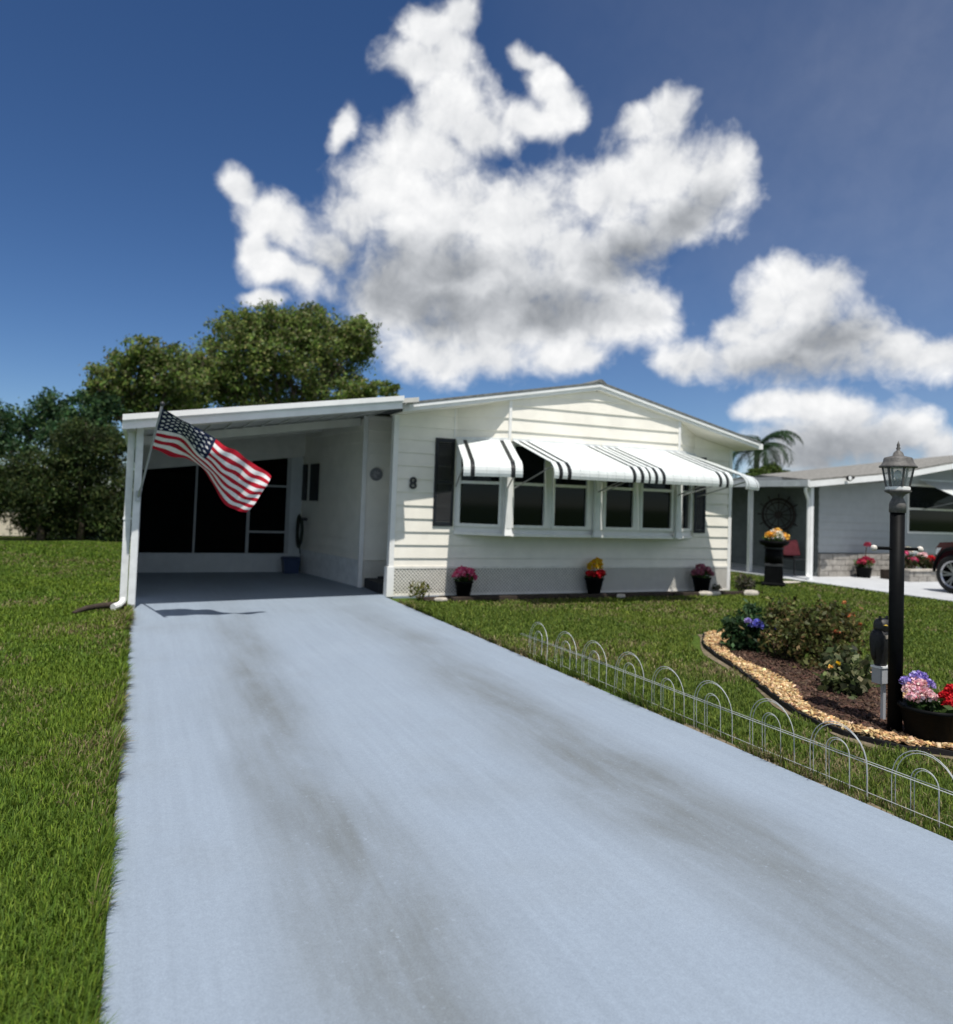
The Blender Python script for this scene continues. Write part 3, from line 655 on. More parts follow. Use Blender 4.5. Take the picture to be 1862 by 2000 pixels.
# cross beams under the ceiling
def cbeam(y, x0, x1, h):
    MB().hexa([(x0, y, ctz(x0) - .126 - h), (x1, y, ctz(x1) - .126 - h), (x1, y + .08, ctz(x1) - .126 - h), (x0, y + .08, ctz(x0) - .126 - h), (x0, y, ctz(x0) - .127), (x1, y, ctz(x1) - .127), (x1, y + .08, ctz(x1) - .127), (x0, y + .08, ctz(x0) - .127)]).build('beam', CEIL, carport)
cbeam(11.40, -.1, 3.84, .05); cbeam(13.62, -.1, 3.66, .14); cbeam(15.4, -.1, 3.36, .10)
def post(x, y, w=.075, top=None, name='post'):
    b = MB(); z1 = top or ctz(x) - .125
    b.box((x - w / 2, y - w / 2, .004), (x + w / 2, y + w / 2, z1)); b.box((x - w / 2 - .008, y - w / 2 + .02, .03), (x + w / 2 + .008, y + w / 2 - .02, z1 - .05))
    return b.build(name, WHITE_D, carport)
post(-.015, 11.42, .08); post(-.015, 14.2, .075)
MB().box((-.045, 12.5, .006), (-.025, 16.36, 2.40)).build('added_shade_panel', WHITE_D, carport)  # panel added along the left side to block light and darken the interior
MB().box((-.055, 11.372, .004), (.03, 11.378, .06)).build('post_base', METAL, carport)
b = MB(); b.box((-.165, 11.50, .10), (-.075, 11.57, 2.40)); ds = b.build('downspout', WHITE_D, carport)
MB().tube([(-.12, 11.535, .13), (-.125, 11.51, .08), (-.17, 11.44, .045), (-.235, 11.36, .03)], [.045, .045, .045, .048], 10).build('downspout_elbow', WHITE, ds)
MB().box((-.175, 11.49, 1.2), (-.065, 11.58, 1.23)).build('downspout_strap', WHITE, ds)
# screened room across the back
scr = thing('screen_room', 'screened porch wall with dark screens and pale kick panels at back of carport', 'porch', (1.5, 16.4, 0))
Y = 16.4
MB().box((-.06, Y - .02, 0), (SWB[0] - .03, Y + .05, .39)).build('kick_panel', KICK, scr)
SCRF = mat('screen_frame', (.34, .35, .35), .5, .1, 6)
bars = [(-.06, .06), (1.045, 1.085), (2.07, 2.13), (2.86, 3.185)]
for a, c in bars[:3] + [(2.86, 2.94)]: MB().box((a, Y - .03, .392), (c, Y + .05, 2.0 + .145 * (a + .06))).build('frame_post', SCRF, scr)
MB().box((2.942, Y - .024, .392), (3.18, Y + .05, 2.44)).build('frame_panel', KICK, scr)
hx0, hx1 = -.06, SWB[0] + .05
MB().hexa([(hx0, Y - .035, 2.00), (hx1, Y - .035, 2.46), (hx1, Y + .05, 2.46), (hx0, Y + .05, 2.00), (hx0, Y - .035, ctz(hx0) - .13), (hx1, Y - .035, ctz(hx1) - .13), (hx1, Y + .05, ctz(hx1) - .13), (hx0, Y + .05, ctz(hx0) - .13)]).build('header', CEIL, scr)
for z in (.845, 1.807): MB().box((2.13, Y - .025, z - .03), (2.86, Y + .03, z + .012)).build('rail', SCRF, scr)
for (a, c) in ((.06, 1.045), (1.085, 2.07)): MB().box((a, Y, .392), (c, Y + .006, 2.02 + .145 * a)).build('screen', SCREEN, scr)
for (z0, z1) in ((.392, .815), (.857, 1.777), (1.819, 2.36)): MB().box((2.13, Y, z0), (2.86, Y + .006, z1)).build('screen', SCREEN, scr)
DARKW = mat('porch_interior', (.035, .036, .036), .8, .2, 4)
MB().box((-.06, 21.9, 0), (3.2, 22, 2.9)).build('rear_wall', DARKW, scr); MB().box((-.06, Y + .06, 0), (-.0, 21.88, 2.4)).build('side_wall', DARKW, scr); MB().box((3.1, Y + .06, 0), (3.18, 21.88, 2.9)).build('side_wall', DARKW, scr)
# things in the carport
st = thing('entry_step', 'dark low steps at the entry recess inside the carport', 'steps', (4.15, 12.9, 0))
MB().box((3.80, 12.55, .004), (4.6, 13.45, .17)).build('lower_step', STEP, st); MB().box((4.05, 12.50, .172), (4.6, 13.47, .20)).build('tread', STEP, st); MB().box((4.28, 12.6, .202), (4.6, 13.4, .38)).build('upper_step', STEP, st)
pl = thing('wall_plaque', 'round grey plaque hung on the recess wall in the carport', 'plaque', (3.946, 13.47, 2.05))
b = MB(); N = 28
for (r0, r1, o) in ((.085, .118, .02), (0, .085, .010)):
    for k in range(N):
        t0, t1 = 2 * math.pi * k / N, 2 * math.pi * (k + 1) / N
        q = lambda r, t, y: (3.946 + r * math.cos(t), 13.472 - y, 2.052 + r * math.sin(t))
        b.add([q(r0, t0, 0), q(r1, t0, 0), q(r1, t1, 0), q(r0, t1, 0), q(r0, t0, o), q(r1, t0, o), q(r1, t1, o), q(r0, t1, o)], [(4, 5, 6, 7), (1, 2, 6, 5), (0, 4, 7, 3)])
b.build('disc', mat('plaque_grey', (.22, .22, .23), .6, .4, 25, .3, 60), pl)
b = MB()
for k in range(7): t = .3 + k * .7; b.tube([(3.946 + .02 * math.cos(t), 13.46, 2.05 + .02 * math.sin(t)), (3.946 + .07 * math.cos(t + .3), 13.455, 2.05 + .07 * math.sin(t + .3))], .009, 6)
b.build('relief', mat('plaque_pale', (.42, .42, .43), .6, .3, 20), pl)
hz = thing('hanging_hose', 'dark coiled garden hose hanging on the inner carport wall', 'hose', (3.2, 16.1, .6))
b = MB()
for j in range(6):
    cx0 = SWB[0] + .05; yy = 16.12 - .02 * j
    b.tube([(3.14 - .012 * j, yy + .24 * math.sin(t), .88 + .27 * math.cos(t) * (1 + .05 * j)) for t in np.linspace(0, 2 * math.pi, 22)], .016, 6)
b.build('coil', mat('dark_green_hose', (.010, .022, .016), .4, .3, 10), hz)
MB().tube([(3.10, 16.05, .66), (3.11, 15.98, .5), (3.12, 15.96, .42)], .014, 6).build('tail', MATS['dark_green_hose'], hz)
MB().box((3.14, 15.98, 1.10), (3.24, 16.14, 1.16)).build('hook', DARKM, hz)
bb = thing('storage_tub', 'dark blue plastic tub in the rear carport corner', 'tub', (2.98, 16.1, 0))
MB().hexa([(2.82, 15.96, .006), (3.10, 15.96, .006), (3.10, 16.2, .006), (2.82, 16.2, .006), (2.78, 15.92, .30), (3.13, 15.92, .30), (3.13, 16.24, .30), (2.78, 16.24, .30)]).build('tub', BLUEB, bb)
MB().hexa([(2.765, 15.905, .301), (3.135, 15.905, .301), (3.135, 16.26, .301), (2.765, 16.26, .301), (2.80, 15.94, .345), (3.11, 15.94, .345), (3.11, 16.23, .345), (2.80, 16.23, .345)]).build('lid', BLUEB, bb)

# ------------------------------------------------------------------ awnings
def awning(TL, TR, ang, p, label, pattern, drop=.66, parts=True):
    """pattern: list of (width, 'w' or 'b'); widths are fitted to the span"""
    TL = np.array(TL, float); TR = np.array(TR, float)
    t = thing('window_awning', label, 'awning', tuple((TL + TR) / 2), 'striped window awnings')
    o = np.array([math.sin(math.radians(ang)), -math.cos(math.radians(ang)), 0])
    prof = [(0, 0)]; sl = p - .20; zz = drop - .27
    for i in range(1, 4): prof.append((sl * i / 3, -zz * i / 3))
    for a in np.linspace(0, 1, 8)[1:]:
        th = a * math.radians(112)
        prof.append((sl + .19 * math.sin(th) * 1.0 , -zz - .06 * a - .15 * (1 - math.cos(th))))
    tot = sum(w for w, _ in pattern); acc = 0
    def strip(u0, u1, lift, name, m):
        b = MB(); n = len(prof); vs = []
        for lay in (0, -.010):
            for (s, z) in prof:
                # lift along the outward normal of the profile, roughly
                k = lift + lay; nz = k * .95; ns = k * .35 + (k if s > sl else 0)
                for u in (u0, u1):
                    q = TL + (TR - TL) * u + o * (s + ns); vs.append((q[0], q[1], q[2] + z + (nz if s <= sl + .1 else nz * .2)))
        fs = []
        for i in range(n - 1):
            a = 2 * i; c = 2 * n + a
            fs += [(a, a + 1, a + 3, a + 2), (c + 2, c + 3, c + 1, c), (a, a + 2, c + 2, c), (a + 1, c + 1, c + 3, a + 3)]
        fs += [(0, 2 * n, 2 * n + 1, 1), (2 * n - 2, 2 * n - 1, 4 * n - 1, 4 * n - 2)]
        b.add(vs, fs); return b.build(name, m, t, smooth=False)
    for w, c in pattern:
        u0, u1 = acc / tot, (acc + w) / tot; acc += w
        if c == 'b': strip(u0, u1, .0, 'stripe', BLACKP)
        else:
            k = max(1, round(w / .17))
            for i in range(k):
                a, e = u0 + (u1 - u0) * i / k, u0 + (u1 - u0) * (i + 1) / k
                strip(a + .001, e - .001, .015, 'slat', AWN)
    # wall rail and arms
    MB().beam(TL + [0, 0, .03] - o * .01, TR + [0, 0, .03] - o * .01, .03, .05).build('wall_rail', WHITE_D, t)
    f0 = TL + (TR - TL) * .03 + o * (p - .12) + [0, 0, -zz - .06]; f1 = TL + (TR - TL) * .97 + o * (p - .12) + [0, 0, -zz - .06]
    MB().beam(f0, f1, .025, .025).build('front_bar', METAL, t)
    for q, w in ((f0, TL + (TR - TL) * .02), (f1, TL + (TR - TL) * .98)):
        MB().tube([q, w + [0, 0, -.80] + o * .05], .012, 6).build('arm', METAL, t)
    return t
P1 = [(.11, 'w'), (.065, 'b'), (.55, 'w'), (.065, 'b'), (.11, 'w')]
P2_ = [(.085, 'w'), (.068, 'b'), (.085, 'w'), (.068, 'b'), (1.14, 'w'), (.068, 'b'), (.085, 'w'), (.068, 'b'), (.085, 'w')]
AZ = 2.665
AWN = mat('awning_enamel', (.66, .70, .69), .4, .10, 5.0, .06, 40)
awning((WXL - .02, HY - .03, AZ), (BXL + .0, BY - .03, AZ), -16, 1.22, 'leftmost short white awning with two black stripes over the bay', P1)
awning((BXL + .05, BY - .035, AZ), (7.53, BY - .035, AZ), 0, 1.46, 'wide striped awning over the two bay windows nearest the carport side', P2_)
awning((7.57, BY - .035, AZ), (BXR - .02, BY - .035, AZ), 0, 1.46, 'wide striped awning over the two front bay windows nearest the neighbour', P2_)
awning((BXR + .03, BY - .03, AZ), (WXR + .03, HY - .03, AZ), 28, 1.25, 'short striped awning on the bay side facing the neighbour', P1)

# ------------------------------------------------------------------ flag
fl = thing('flagpole', 'slim grey flagpole slanting out from the carport post', 'flagpole', (0, 11.36, 1.5))
PB, PT = np.array([.012, 11.34, 1.53]), np.array([.205, 9.50, 2.60])
b = MB(); b.tube([PB + (PT - PB) * t for t in np.linspace(0, 1, 6)], .0135, 10); b.build('pole', GREYPL, fl, True)
b = MB(); b.lathe([(.001, -.03), (.02, -.02), (.026, 0), (.02, .02), (.001, .03)], tuple(PT + (PT - PB) * .008), 10); b.build('finial', DARKM, fl, True)
MB().tube([PB + (PT - PB) * -.03, PB + (PT - PB) * .09], .021, 10).build('bracket', METAL, fl); MB().box((-.03, 11.345, 1.46), (.03, 11.378, 1.60)).build('bracket_plate', METAL, fl)
pd = (PT - PB)
def on_pole(t): return PB + pd * t
g3 = {0: [None] * 3, .2: [(368, 826, 9.66), (357, 852, 9.98), (338, 892, 10.42)], .4: [(422, 858, 9.80), (400, 897, 9.90), (386, 904, 10.36)], .6: [(459, 880, 9.86), (437, 930, 10.0), (414, 945, 10.36)],
      .8: [(495, 905, 9.95), (473, 958, 9.98), (447, 991, 10.2)], 1: [(531, 931, 10.0), (508, 967, 10.04), (482, 998, 10.12)]}
us = sorted(g3); G = np.zeros((6, 3, 3))
for i, u in enumerate(us):
    for j in range(3):
        G[i, j] = on_pole((.965, .755, .57)[j]) if i == 0 else at_y(*g3[u][j])
def cat(P, t):
    n = len(P) - 1; x = min(max(t, 0), 1) * n; i = min(int(x), n - 1); f = x - i
    p0 = P[i - 1] if i else 2 * P[0] - P[1]; p1, p2 = P[i], P[i + 1]; p3 = P[i + 2] if i + 2 <= n else 2 * P[n] - P[n - 1]
    return .5 * (2 * p1 + (p2 - p0) * f + (2 * p0 - 5 * p1 + 4 * p2 - p3) * f * f + (3 * p1 - p0 - 3 * p2 + p3) * f ** 3)
def flag_at(u, v):
    C = [cat(G[:, j], u) for j in range(3)]
    a, m, c = C; s = v
    k = .54
    l0 = (s - k) * (s - 1) / ((0 - k) * (0 - 1)); l1 = s * (s - 1) / (k * (k - 1)); l2 = s * (s - k) / (1 * (1 - k))
    p = a * l0 + m * l1 + c * l2
    p = p + np.array([0, .045, .012]) * math.sin(u * 9 + v * 2.2) * u + np.array([.006, .022, .010]) * math.sin(u * 21 - v * 5 + 1) * min(1, u * 3) + np.array([.0, .010, .006]) * math.sin(u * 34 + v * 11)
    return p
def flag_n(u, v):
    e = .01; a = flag_at(min(u + e, 1), v) - flag_at(max(u - e, 0), v); c = flag_at(u, min(v + e, 1)) - flag_at(u, max(v - e, 0))
    n = np.cross(a, c); return n / np.linalg.norm(n)
NU, NV = 60, 39
flag = thing('flag', 'national flag with white stars and red and white stripes flying from the pole', 'flag', tuple(G[0, 1]))
V = [tuple(flag_at(i / NU, j / NV)) for i in range(NU + 1) for j in range(NV + 1)]
def zone(u, v):
    if u < .4 and v < 7 / 13: return 0
    return 1 if int(v * 13) % 2 == 0 else 2
b = MB()
for i in range(NU):
    for j in range(NV):
        b.f.append((i * (NV + 1) + j, (i + 1) * (NV + 1) + j, (i + 1) * (NV + 1) + j + 1, i * (NV + 1) + j + 1)); b.m.append(zone((i + .5) / NU, (j + .5) / NV))
b.v = V
def clothmat(n, c): return mat(n, c, .8, .12, 20, .25, 400, spec=.15)
flag_cloth = b.build('cloth', [clothmat('flag_blue', (.012, .020, .055)), clothmat('flag_red', (.42, .012, .028)), clothmat('flag_white', (.78, .76, .76))], flag, True)
sb = MB()
for r in range(9):
    for c in range(6 if r % 2 == 0 else 5):
        u0 = .4 * ((c + (.5 if r % 2 == 0 else 1)) / 6); v0 = 7 / 13 * (r + 1) / 10
        n = flag_n(u0, v0)
        for side in (1, -1):
            ring = []
            for k in range(10):
                rr = .029 if k % 2 == 0 else .0125; th = math.pi / 2 + k * math.pi / 5
                ring.append(tuple(flag_at(min(max(u0 + rr * math.cos(th) / 1.55, 0), 1), min(max(v0 - rr * math.sin(th) * 1.15, 0), 1)) + n * .004 * side))
            ctr = tuple(flag_at(u0, v0) + n * .004 * side)
            sb.add([ctr] + ring, [(0, 1 + k, 1 + (k + 1) % 10) for k in range(10)])
stars = sb.build('stars', MATS['flag_white'], flag_cloth)

# ------------------------------------------------------------------ vegetation builders
def px_m(p):
    return FPX / float(np.dot(np.array(p) - np.array([0, 0, EYE]), FW))
def crown_points(lob, n, rng, shell=.55, clumps=60, spread=.16):
    """points in clumps spread through the outer part of ellipsoids lob = [(c, r)]"""
    vol = np.array([r[0] * r[1] * r[2] for c, r in lob]) ** .67; vol /= vol.sum(); P = []; T = []
    for (c, r), w in zip(lob, vol):
        k = max(6, int(clumps * w * len(lob) / 2)); m = max(50, int(n * w))
        u = unit(k, rng); rad = (shell + (1 - shell) * rng.random((k, 1)) ** .7)
        cc = np.array(c) + u * rad * np.array(r)
        i = rng.integers(0, k, m); sp = spread * np.mean(r) * (.6 + .8 * rng.random((k, 1)))
        P.append(cc[i] + rng.normal(size=(m, 3)) * sp[i] * np.array([1.1, 1.1, .75])); T.append(.6 + .8 * rng.random((k, 1))[i])
    return np.concatenate(P), np.concatenate(T)
def tree(name, label, base, lob, n, lsize, cols, trunk_r, limb_from=.35, group=None, clumps=70, m=LEAF, bark=BARK, droop=0.0, aspect=.5, cat='tree', spread=.16, shell=.55, seed=1, crown='crown', low=None):
    rng = np.random.default_rng(seed)
    t = thing(name, label, cat, base, group)
    P, T = crown_points(lob, n, rng, shell, clumps, spread)
    if low is not None: P[:, 2] = np.maximum(P[:, 2], low + rng.random(len(P)) * .1)
    C = palette(len(P), cols, .22, rng) * T
    V, F, CC = leaves(P, lsize * (.6 + .8 * rng.random(len(P))), C, rng, aspect, droop)
    tinted(crown, V, F, np.clip(CC, .002, .9), m, t)
    b = MB(); base = np.array(base, float)
    cen = np.mean([np.array(c) for c, r in lob], 0); top = base + np.array([(cen[0] - base[0]) * .3, (cen[1] - base[1]) * .3, (cen[2] - base[2]) * .55])
    b.tube([base - [0, 0, .05], base + (top - base) * .35 + [.03, 0, 0], base + (top - base) * .7 - [.04, .02, 0], top], [trunk_r * 1.25, trunk_r, trunk_r * .85, trunk_r * .7], 10)
    for c, r in lob:
        c = np.array(c); s = base + (top - base) * rng.uniform(limb_from, 1)
        mid = (s + c) / 2 + np.array([0, 0, .12 * np.linalg.norm(c - s)]) + rng.normal(size=3) * .08
        b.tube([s, mid, c], [trunk_r * .5, trunk_r * .32, trunk_r * .10], 7)
        for k in range(5):
            e = c + unit(1, rng)[0] * np.array(r) * .8; b.tube([mid + (c - mid) * rng.random(), (c + e) / 2 + rng.normal(size=3) * .1, e], [trunk_r * .16, trunk_r * .1, trunk_r * .03], 5, cap=False)
    b.build('trunk', bark, t, True)
    return t
def lobes_at(L, Y, dr=1.0, rng=random):
    r = []
    for (x, y, rx, ry) in L:
        yy = Y + rng.uniform(-.5, .5) * dr * 2; p = at_y(x, y, yy); k = px_m(p); r.append((p, (rx / k, (rx + ry) / 2 / k * dr, ry / k)))
    return r
GREEN_OAK = [(.12, .19, .040), (.17, .235, .050), (.085, .14, .038), (.22, .26, .075), (.19, .19, .09)]
GREEN_BLUE = [(.035, .085, .036), (.050, .11, .042), (.028, .065, .030), (.075, .13, .045)]
OLIVE = [(.028, .052, .013), (.044, .068, .017), (.020, .040, .011), (.068, .085, .024)]
random.seed(11)
tree('tree', 'tall spreading green tree rising behind the carport roof', (at_y(575, 960, 33)[0], 33, 0), lobes_at([(560, 690, 95, 75), (455, 690, 70, 75), (655, 690, 70, 75), (520, 635, 75, 42), (605, 640, 60, 42), (700, 660, 40, 48), (735, 758, 46, 24), (425, 745, 55, 45), (640, 770, 90, 45), (500, 775, 90, 45)], 33), 62000, .15, GREEN_OAK, .26, clumps=170, seed=3, spread=.13, shell=.35)
tree('tree', 'mid-height leafy tree between the tallest tree and the darker one', (at_y(285, 960, 31)[0], 31, 0), lobes_at([(290, 690, 50, 32), (240, 730, 60, 45), (335, 728, 55, 55), (225, 785, 60, 38), (310, 790, 80, 45), (200, 760, 30, 30), (370, 765, 50, 45), (395, 720, 34, 40)], 31), 27000, .145, GREEN_OAK, .2, clumps=120, seed=5, spread=.15, shell=.35)
tree('tree', 'dark blue-green tree with sky showing through at the left edge', (at_y(100, 960, 30)[0], 30, 0), lobes_at([(108, 800, 45, 38), (40, 830, 45, 42), (160, 805, 40, 40), (-20, 850, 50, 50), (185, 850, 50, 40), (30, 880, 35, 28), (-60, 820, 60, 60), (118, 850, 45, 30), (165, 850, 60, 40), (195, 800, 36, 38)], 30), 20000, .14, GREEN_BLUE, .13, clumps=110, seed=7, spread=.15, shell=.35, bark=BARK2)
for i, (lab, bx, L) in enumerate([('weeping dark olive shrub reaching the lawn nearest the cream wall', 80, [(60, 960, 60, 60), (100, 1010, 62, 46), (30, 940, 50, 50), (95, 930, 60, 50), (-30, 950, 60, 60), (85, 1035, 42, 24)]),
                                  ('tall dark olive shrub in the middle of the shrub mass', 155, [(150, 890, 62, 55), (170, 850, 55, 40), (150, 960, 68, 70), (160, 1015, 70, 45), (190, 900, 55, 55)]),
                                  ('dark olive shrub touching the carport post', 225, [(225, 890, 45, 50), (215, 960, 60, 60), (235, 1015, 60, 45), (290, 960, 60, 60), (280, 1010, 60, 50)])]):
    tree('shrub', lab, (at_y(bx, 1050, 26.9)[0], 26.9 + .4 * i, 0), lobes_at(L, 27 + .3 * i, .9), 22000, .13, OLIVE, .10, cat='shrub', group='shrubs beyond the lawn', m=NEEDLE, droop=.8, aspect=.28, seed=20 + i, clumps=90, spread=.2, shell=.35, crown='foliage', low=.03)
# palm beyond the neighbour's roof
def palm(label, base, h, L, n, seed, r=.13):
    rng = np.random.default_rng(seed); t = thing('palm_tree', label, 'palm', base); base = np.array(base, float)
    b = MB(); b.tube([base + [0, 0, h * k] + np.array([.12 * k * k, 0, 0]) for k in np.linspace(0, 1, 7)], [r * 1.3, r, r, r * .95, r * .95, r, r * 1.1], 10); b.build('trunk', BARK2, t, True)
    head = base + [.12, 0, h]
    for k in range(n):
        a = 2 * math.pi * k / n + rng.uniform(-.2, .2); e0 = rng.uniform(.25, 1.25); l = L * rng.uniform(.8, 1.1)
        d = np.array([math.cos(a), math.sin(a), 0]); pts = []; p = head.copy(); e = e0
        for s in range(13): pts.append(p.copy()); p = p + (d * math.cos(e) + np.array([0, 0, math.sin(e)])) * l / 12; e -= .16 + .03 * s * .5
        V = []; F = []; C = []
        for s in range(1, 13):
            ax = pts[s] - pts[s - 1]; ax /= np.linalg.norm(ax); w = np.cross(ax, [0, 0, 1]); w /= np.linalg.norm(w) + 1e-9
            for q in range(3):
                o = pts[s - 1] + (pts[s] - pts[s - 1]) * q / 3
                for sg in (-1, 1):
                    ll = L * .30 * math.sin(math.pi * min(1, (s + 1.2) / 14)) * rng.uniform(.8, 1.15)
                    tip = o + w * sg * ll * .75 + ax * ll * .45 - np.array([0, 0, ll * .45]); m = (o + tip) / 2 + np.array([0, 0, ll * .08]); wd = ax * .034
                    n0 = len(V); V += [o, m + wd, tip, m - wd]; F.append((n0, n0 + 1, n0 + 2, n0 + 3)); c = np.array([.020, .045, .016]) * rng.uniform(.6, 1.5); C += [c] * 4
        f = tinted('frond', np.array(V), F, np.array(C), LEAF, t)
pp = at_y(1476, 880, 28)
palm('slender palm tree showing above the neighbouring roof', (pp[0], 28, 0), pp[2] + .05, 2.7, 17, 4)
tree('shrub', 'light green rounded shrub in front of the palm crown', (at_y(1510, 930, 26)[0], 26, 0), lobes_at([(1505, 925, 26, 16), (1480, 928, 22, 14), (1525, 932, 20, 12)], 26), 5000, .16, [(.06, .10, .02), (.09, .13, .03)], .08, seed=9, cat='shrub', crown='foliage')

# cream building far left
fb = thing('building', 'low cream building far behind the shrubs at the left edge', 'building', (-8, 29, 0))
MB().box((-18, 28.8, 0), (-2.6, 36, 1.95)).build('wall', CREAMW, fb)
MB().prism([(-18.4, 28.3, 1.96), (-18.4, 36.5, 1.96), (-18.4, 32.4, 2.35)], (16.2, 0, 0)).build('roof', ROOFM, fb)
w_ = MB().box((-7.5, 28.75, .9), (-6.2, 28.798, 1.7)).build('window', GLASS, fb); MB().box((-7.55, 28.73, .82), (-6.15, 28.748, .89)).build('sill', TRIM, w_)

# ------------------------------------------------------------------ the neighbouring home
PORCH_SHADE_N = mat('porch_siding_shaded', (.15, .17, .17), .7, .2, 5)  # darker copy of the grey-white siding, porch shade put into the colour
nb = thing('neighbour_home', 'grey-white neighbouring home with shingled roof behind the lamp post', 'house', (18, 14.5, 0))
NY = 14.5
def nz(x): return 2.40 + (x - 14.9) * .112 if x < 17.9 else 2.736 + (x - 17.9) * .172
nw = MB().prism([(16.1, NY + .04, 0), (25, NY + .04, 0), (25, NY + .04, nz(20)), (16.1, NY + .04, nz(16.1) - .15)], (0, .1, 0)).build('front_wall', SIDE_N, nb)
def ntop(p): return nz(min(p[0], 20.6)) - .12
siding(nw, (16.1, NY), (19.42, NY), .62, ntop, mats=SIDE_N, z0=.62, zs=.2)
siding(nw, (19.42, NY), (22.0, NY), 2.55, ntop, mats=SIDE_N, z0=.62, zs=.2)
siding(nw, (22.0, NY), (25, NY), .62, ntop, mats=SIDE_N, z0=.62, zs=.2)
siding(nw, (19.42, NY), (22.0, NY), .62, lambda p: 1.15, mats=SIDE_N, z0=.62, zs=.2)
window((16.1, NY), (25, NY), 3.33 / 8.9, 5.9 / 8.9, 1.16, 2.54, 1.85, nb, fr=.06)
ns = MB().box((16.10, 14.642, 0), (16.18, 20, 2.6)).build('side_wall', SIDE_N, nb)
siding(ns, (16.10, 19.9), (16.10, 14.50), .1, lambda p: 2.45, mats=PORCH_SHADE_N, z0=.1, zs=.2)
MB().box((13.4, 19.9, 0), (16.08, 20, 2.5)).build('porch_wall', PORCH_SHADE_N, nb)
# stone base course, block by block
bw = .30; me0 = None
for r in range(4):
    x = 16.1 - (.15 if r % 2 else 0)
    while x < 19.4:
        a, c = max(x, 16.1), min(x + bw - .012, 19.42)
        if c - a > .06:
            o = random.uniform(0, .015); MB().box((a, NY - .075 - o, r * .15 + .004), (c, NY - .003, r * .15 + .142)).build('stone_block', STONE_N, nb)
        x += bw
# roof: a shingled plane rising to the right and back
FYN = 13.62
frontl = [(14.78, FYN, nz(14.9)), (17.9, FYN, nz(17.9)), (20.6, FYN, nz(20.6)), (23.4, FYN, nz(20.6) - .3)]
back = [at_y(1484, 930, 18), at_y(1729, 904, 18), at_y(1862, 891, 18), at_y(1990, 886, 18)]
b = MB()
for i in range(3):
    f0, f1, b0, b1 = frontl[i], frontl[i + 1], back[i], back[i + 1]
    lo = [f0, f1, tuple(b1), tuple(b0)]; b.hexa([(p[0], p[1], p[2]) for p in lo] + [(p[0], p[1], p[2] + .04) for p in lo])
bk2 = [(p[0] + 1.2, 25.0, p[2] - .9) for p in back]
for i in range(3):
    lo = [tuple(back[i]), tuple(back[i + 1]), bk2[i + 1], bk2[i]]; b.hexa([(p[0], p[1] + .002, p[2]) for p in lo] + [(p[0], p[1] + .002, p[2] + .04) for p in lo])
b.hexa([(14.6, 18.0, 2.28), (16.2, 18.0, 2.28), (16.2, 21, 2.2), (14.6, 21, 2.2), (14.6, 18.0, 2.34), (16.2, 18.0, 2.34), (16.2, 21, 2.26), (14.6, 21, 2.26)])
b.hexa([(14.80, FYN + .05, 2.33), (17.88, FYN + .05, 2.50), (17.95, 18.0, 2.50), (14.80, 18.0, 2.33), (14.80, FYN + .05, 2.37), (17.88, FYN + .05, 2.54), (17.95, 18.0, 2.54), (14.80, 18.0, 2.37)])
nr = b.build('roof', ROOFN, nb)
for i in range(2):
    f0, f1 = frontl[i], frontl[i + 1]
    MB().hexa([(f0[0], FYN, f0[2] - .15), (f1[0], FYN, f1[2] - .15), (f1[0], FYN + .04, f1[2] - .15), (f0[0], FYN + .04, f0[2] - .15), (f0[0], FYN, f0[2] - .004), (f1[0], FYN, f1[2] - .004), (f1[0], FYN + .04, f1[2] - .004), (f0[0], FYN + .04, f0[2] - .004)]).build('fascia', WHITE, nb)
MB().hexa([(14.72, FYN - .03, nz(14.9) - .13), (14.795, FYN - .03, nz(14.9) - .13), (14.795, 20, nz(14.9) - .13), (14.72, 20, nz(14.9) - .13), (14.72, FYN - .03, nz(14.9) + .03), (14.795, FYN - .03, nz(14.9) + .03), (14.795, 20, nz(14.9) + .03), (14.72, 20, nz(14.9) + .03)]).build('gutter', WHITE_D, nb)
MB().hexa([(14.85, FYN + .045, nz(14.9) - .16), (17.9, FYN + .045, nz(17.9) - .16), (17.9, NY - .03, nz(17.9) - .16), (14.85, NY - .03, nz(14.9) - .16), (14.85, FYN + .045, nz(14.9) - .14), (17.9, FYN + .045, nz(17.9) - .14), (17.9, NY - .03, nz(17.9) - .14), (14.85, NY - .03, nz(14.9) - .14)]).build('soffit', SIDE_N, nb)
for (x, y) in ((15.13, 13.87), (15.0, 15.75)):
    MB().box((x - .05, y - .05, .004), (x + .05, y + .05, nz(15) - .15)).build('porch_post', WHITE, nb)
ds = MB().tube([(14.79, 13.70, 2.26), (14.82, 13.75, 2.16), (15.02, 13.84, 1.95), (15.045, 13.86, 1.85), (15.045, 13.86, .16), (15.03, 13.84, .09), (14.95, 13.76, .05)], .04, 8).build('downspout', WHITE, nb)
lp = at_y(1658, 934, FYN - .08)
sl = thing('flood_light', 'round security light mounted on the neighbouring white fascia', 'light', tuple(lp))
b = MB()
for (r, y0, y1, mm) in ((.075, -.05, .03, 0),):
    b.tube([(lp[0], lp[1] + y0, lp[2]), (lp[0], lp[1] + y1, lp[2])], [r, r * .8], 14)
b.build('housing', BLACK, sl, True)
MB().tube([(lp[0] - .012, lp[1] - .062, lp[2]), (lp[0] - .012, lp[1] - .051, lp[2])], .052, 14).build('lens', WHITE, sl)
MB().tube([(lp[0] + .05, lp[1] - .02, lp[2]), (lp[0] + .16, lp[1] - .03, lp[2] + .02)], [.05, .02], 10).build('sensor', BLACK, sl)
nt_ = at_y(1797, 962, NY - .04)
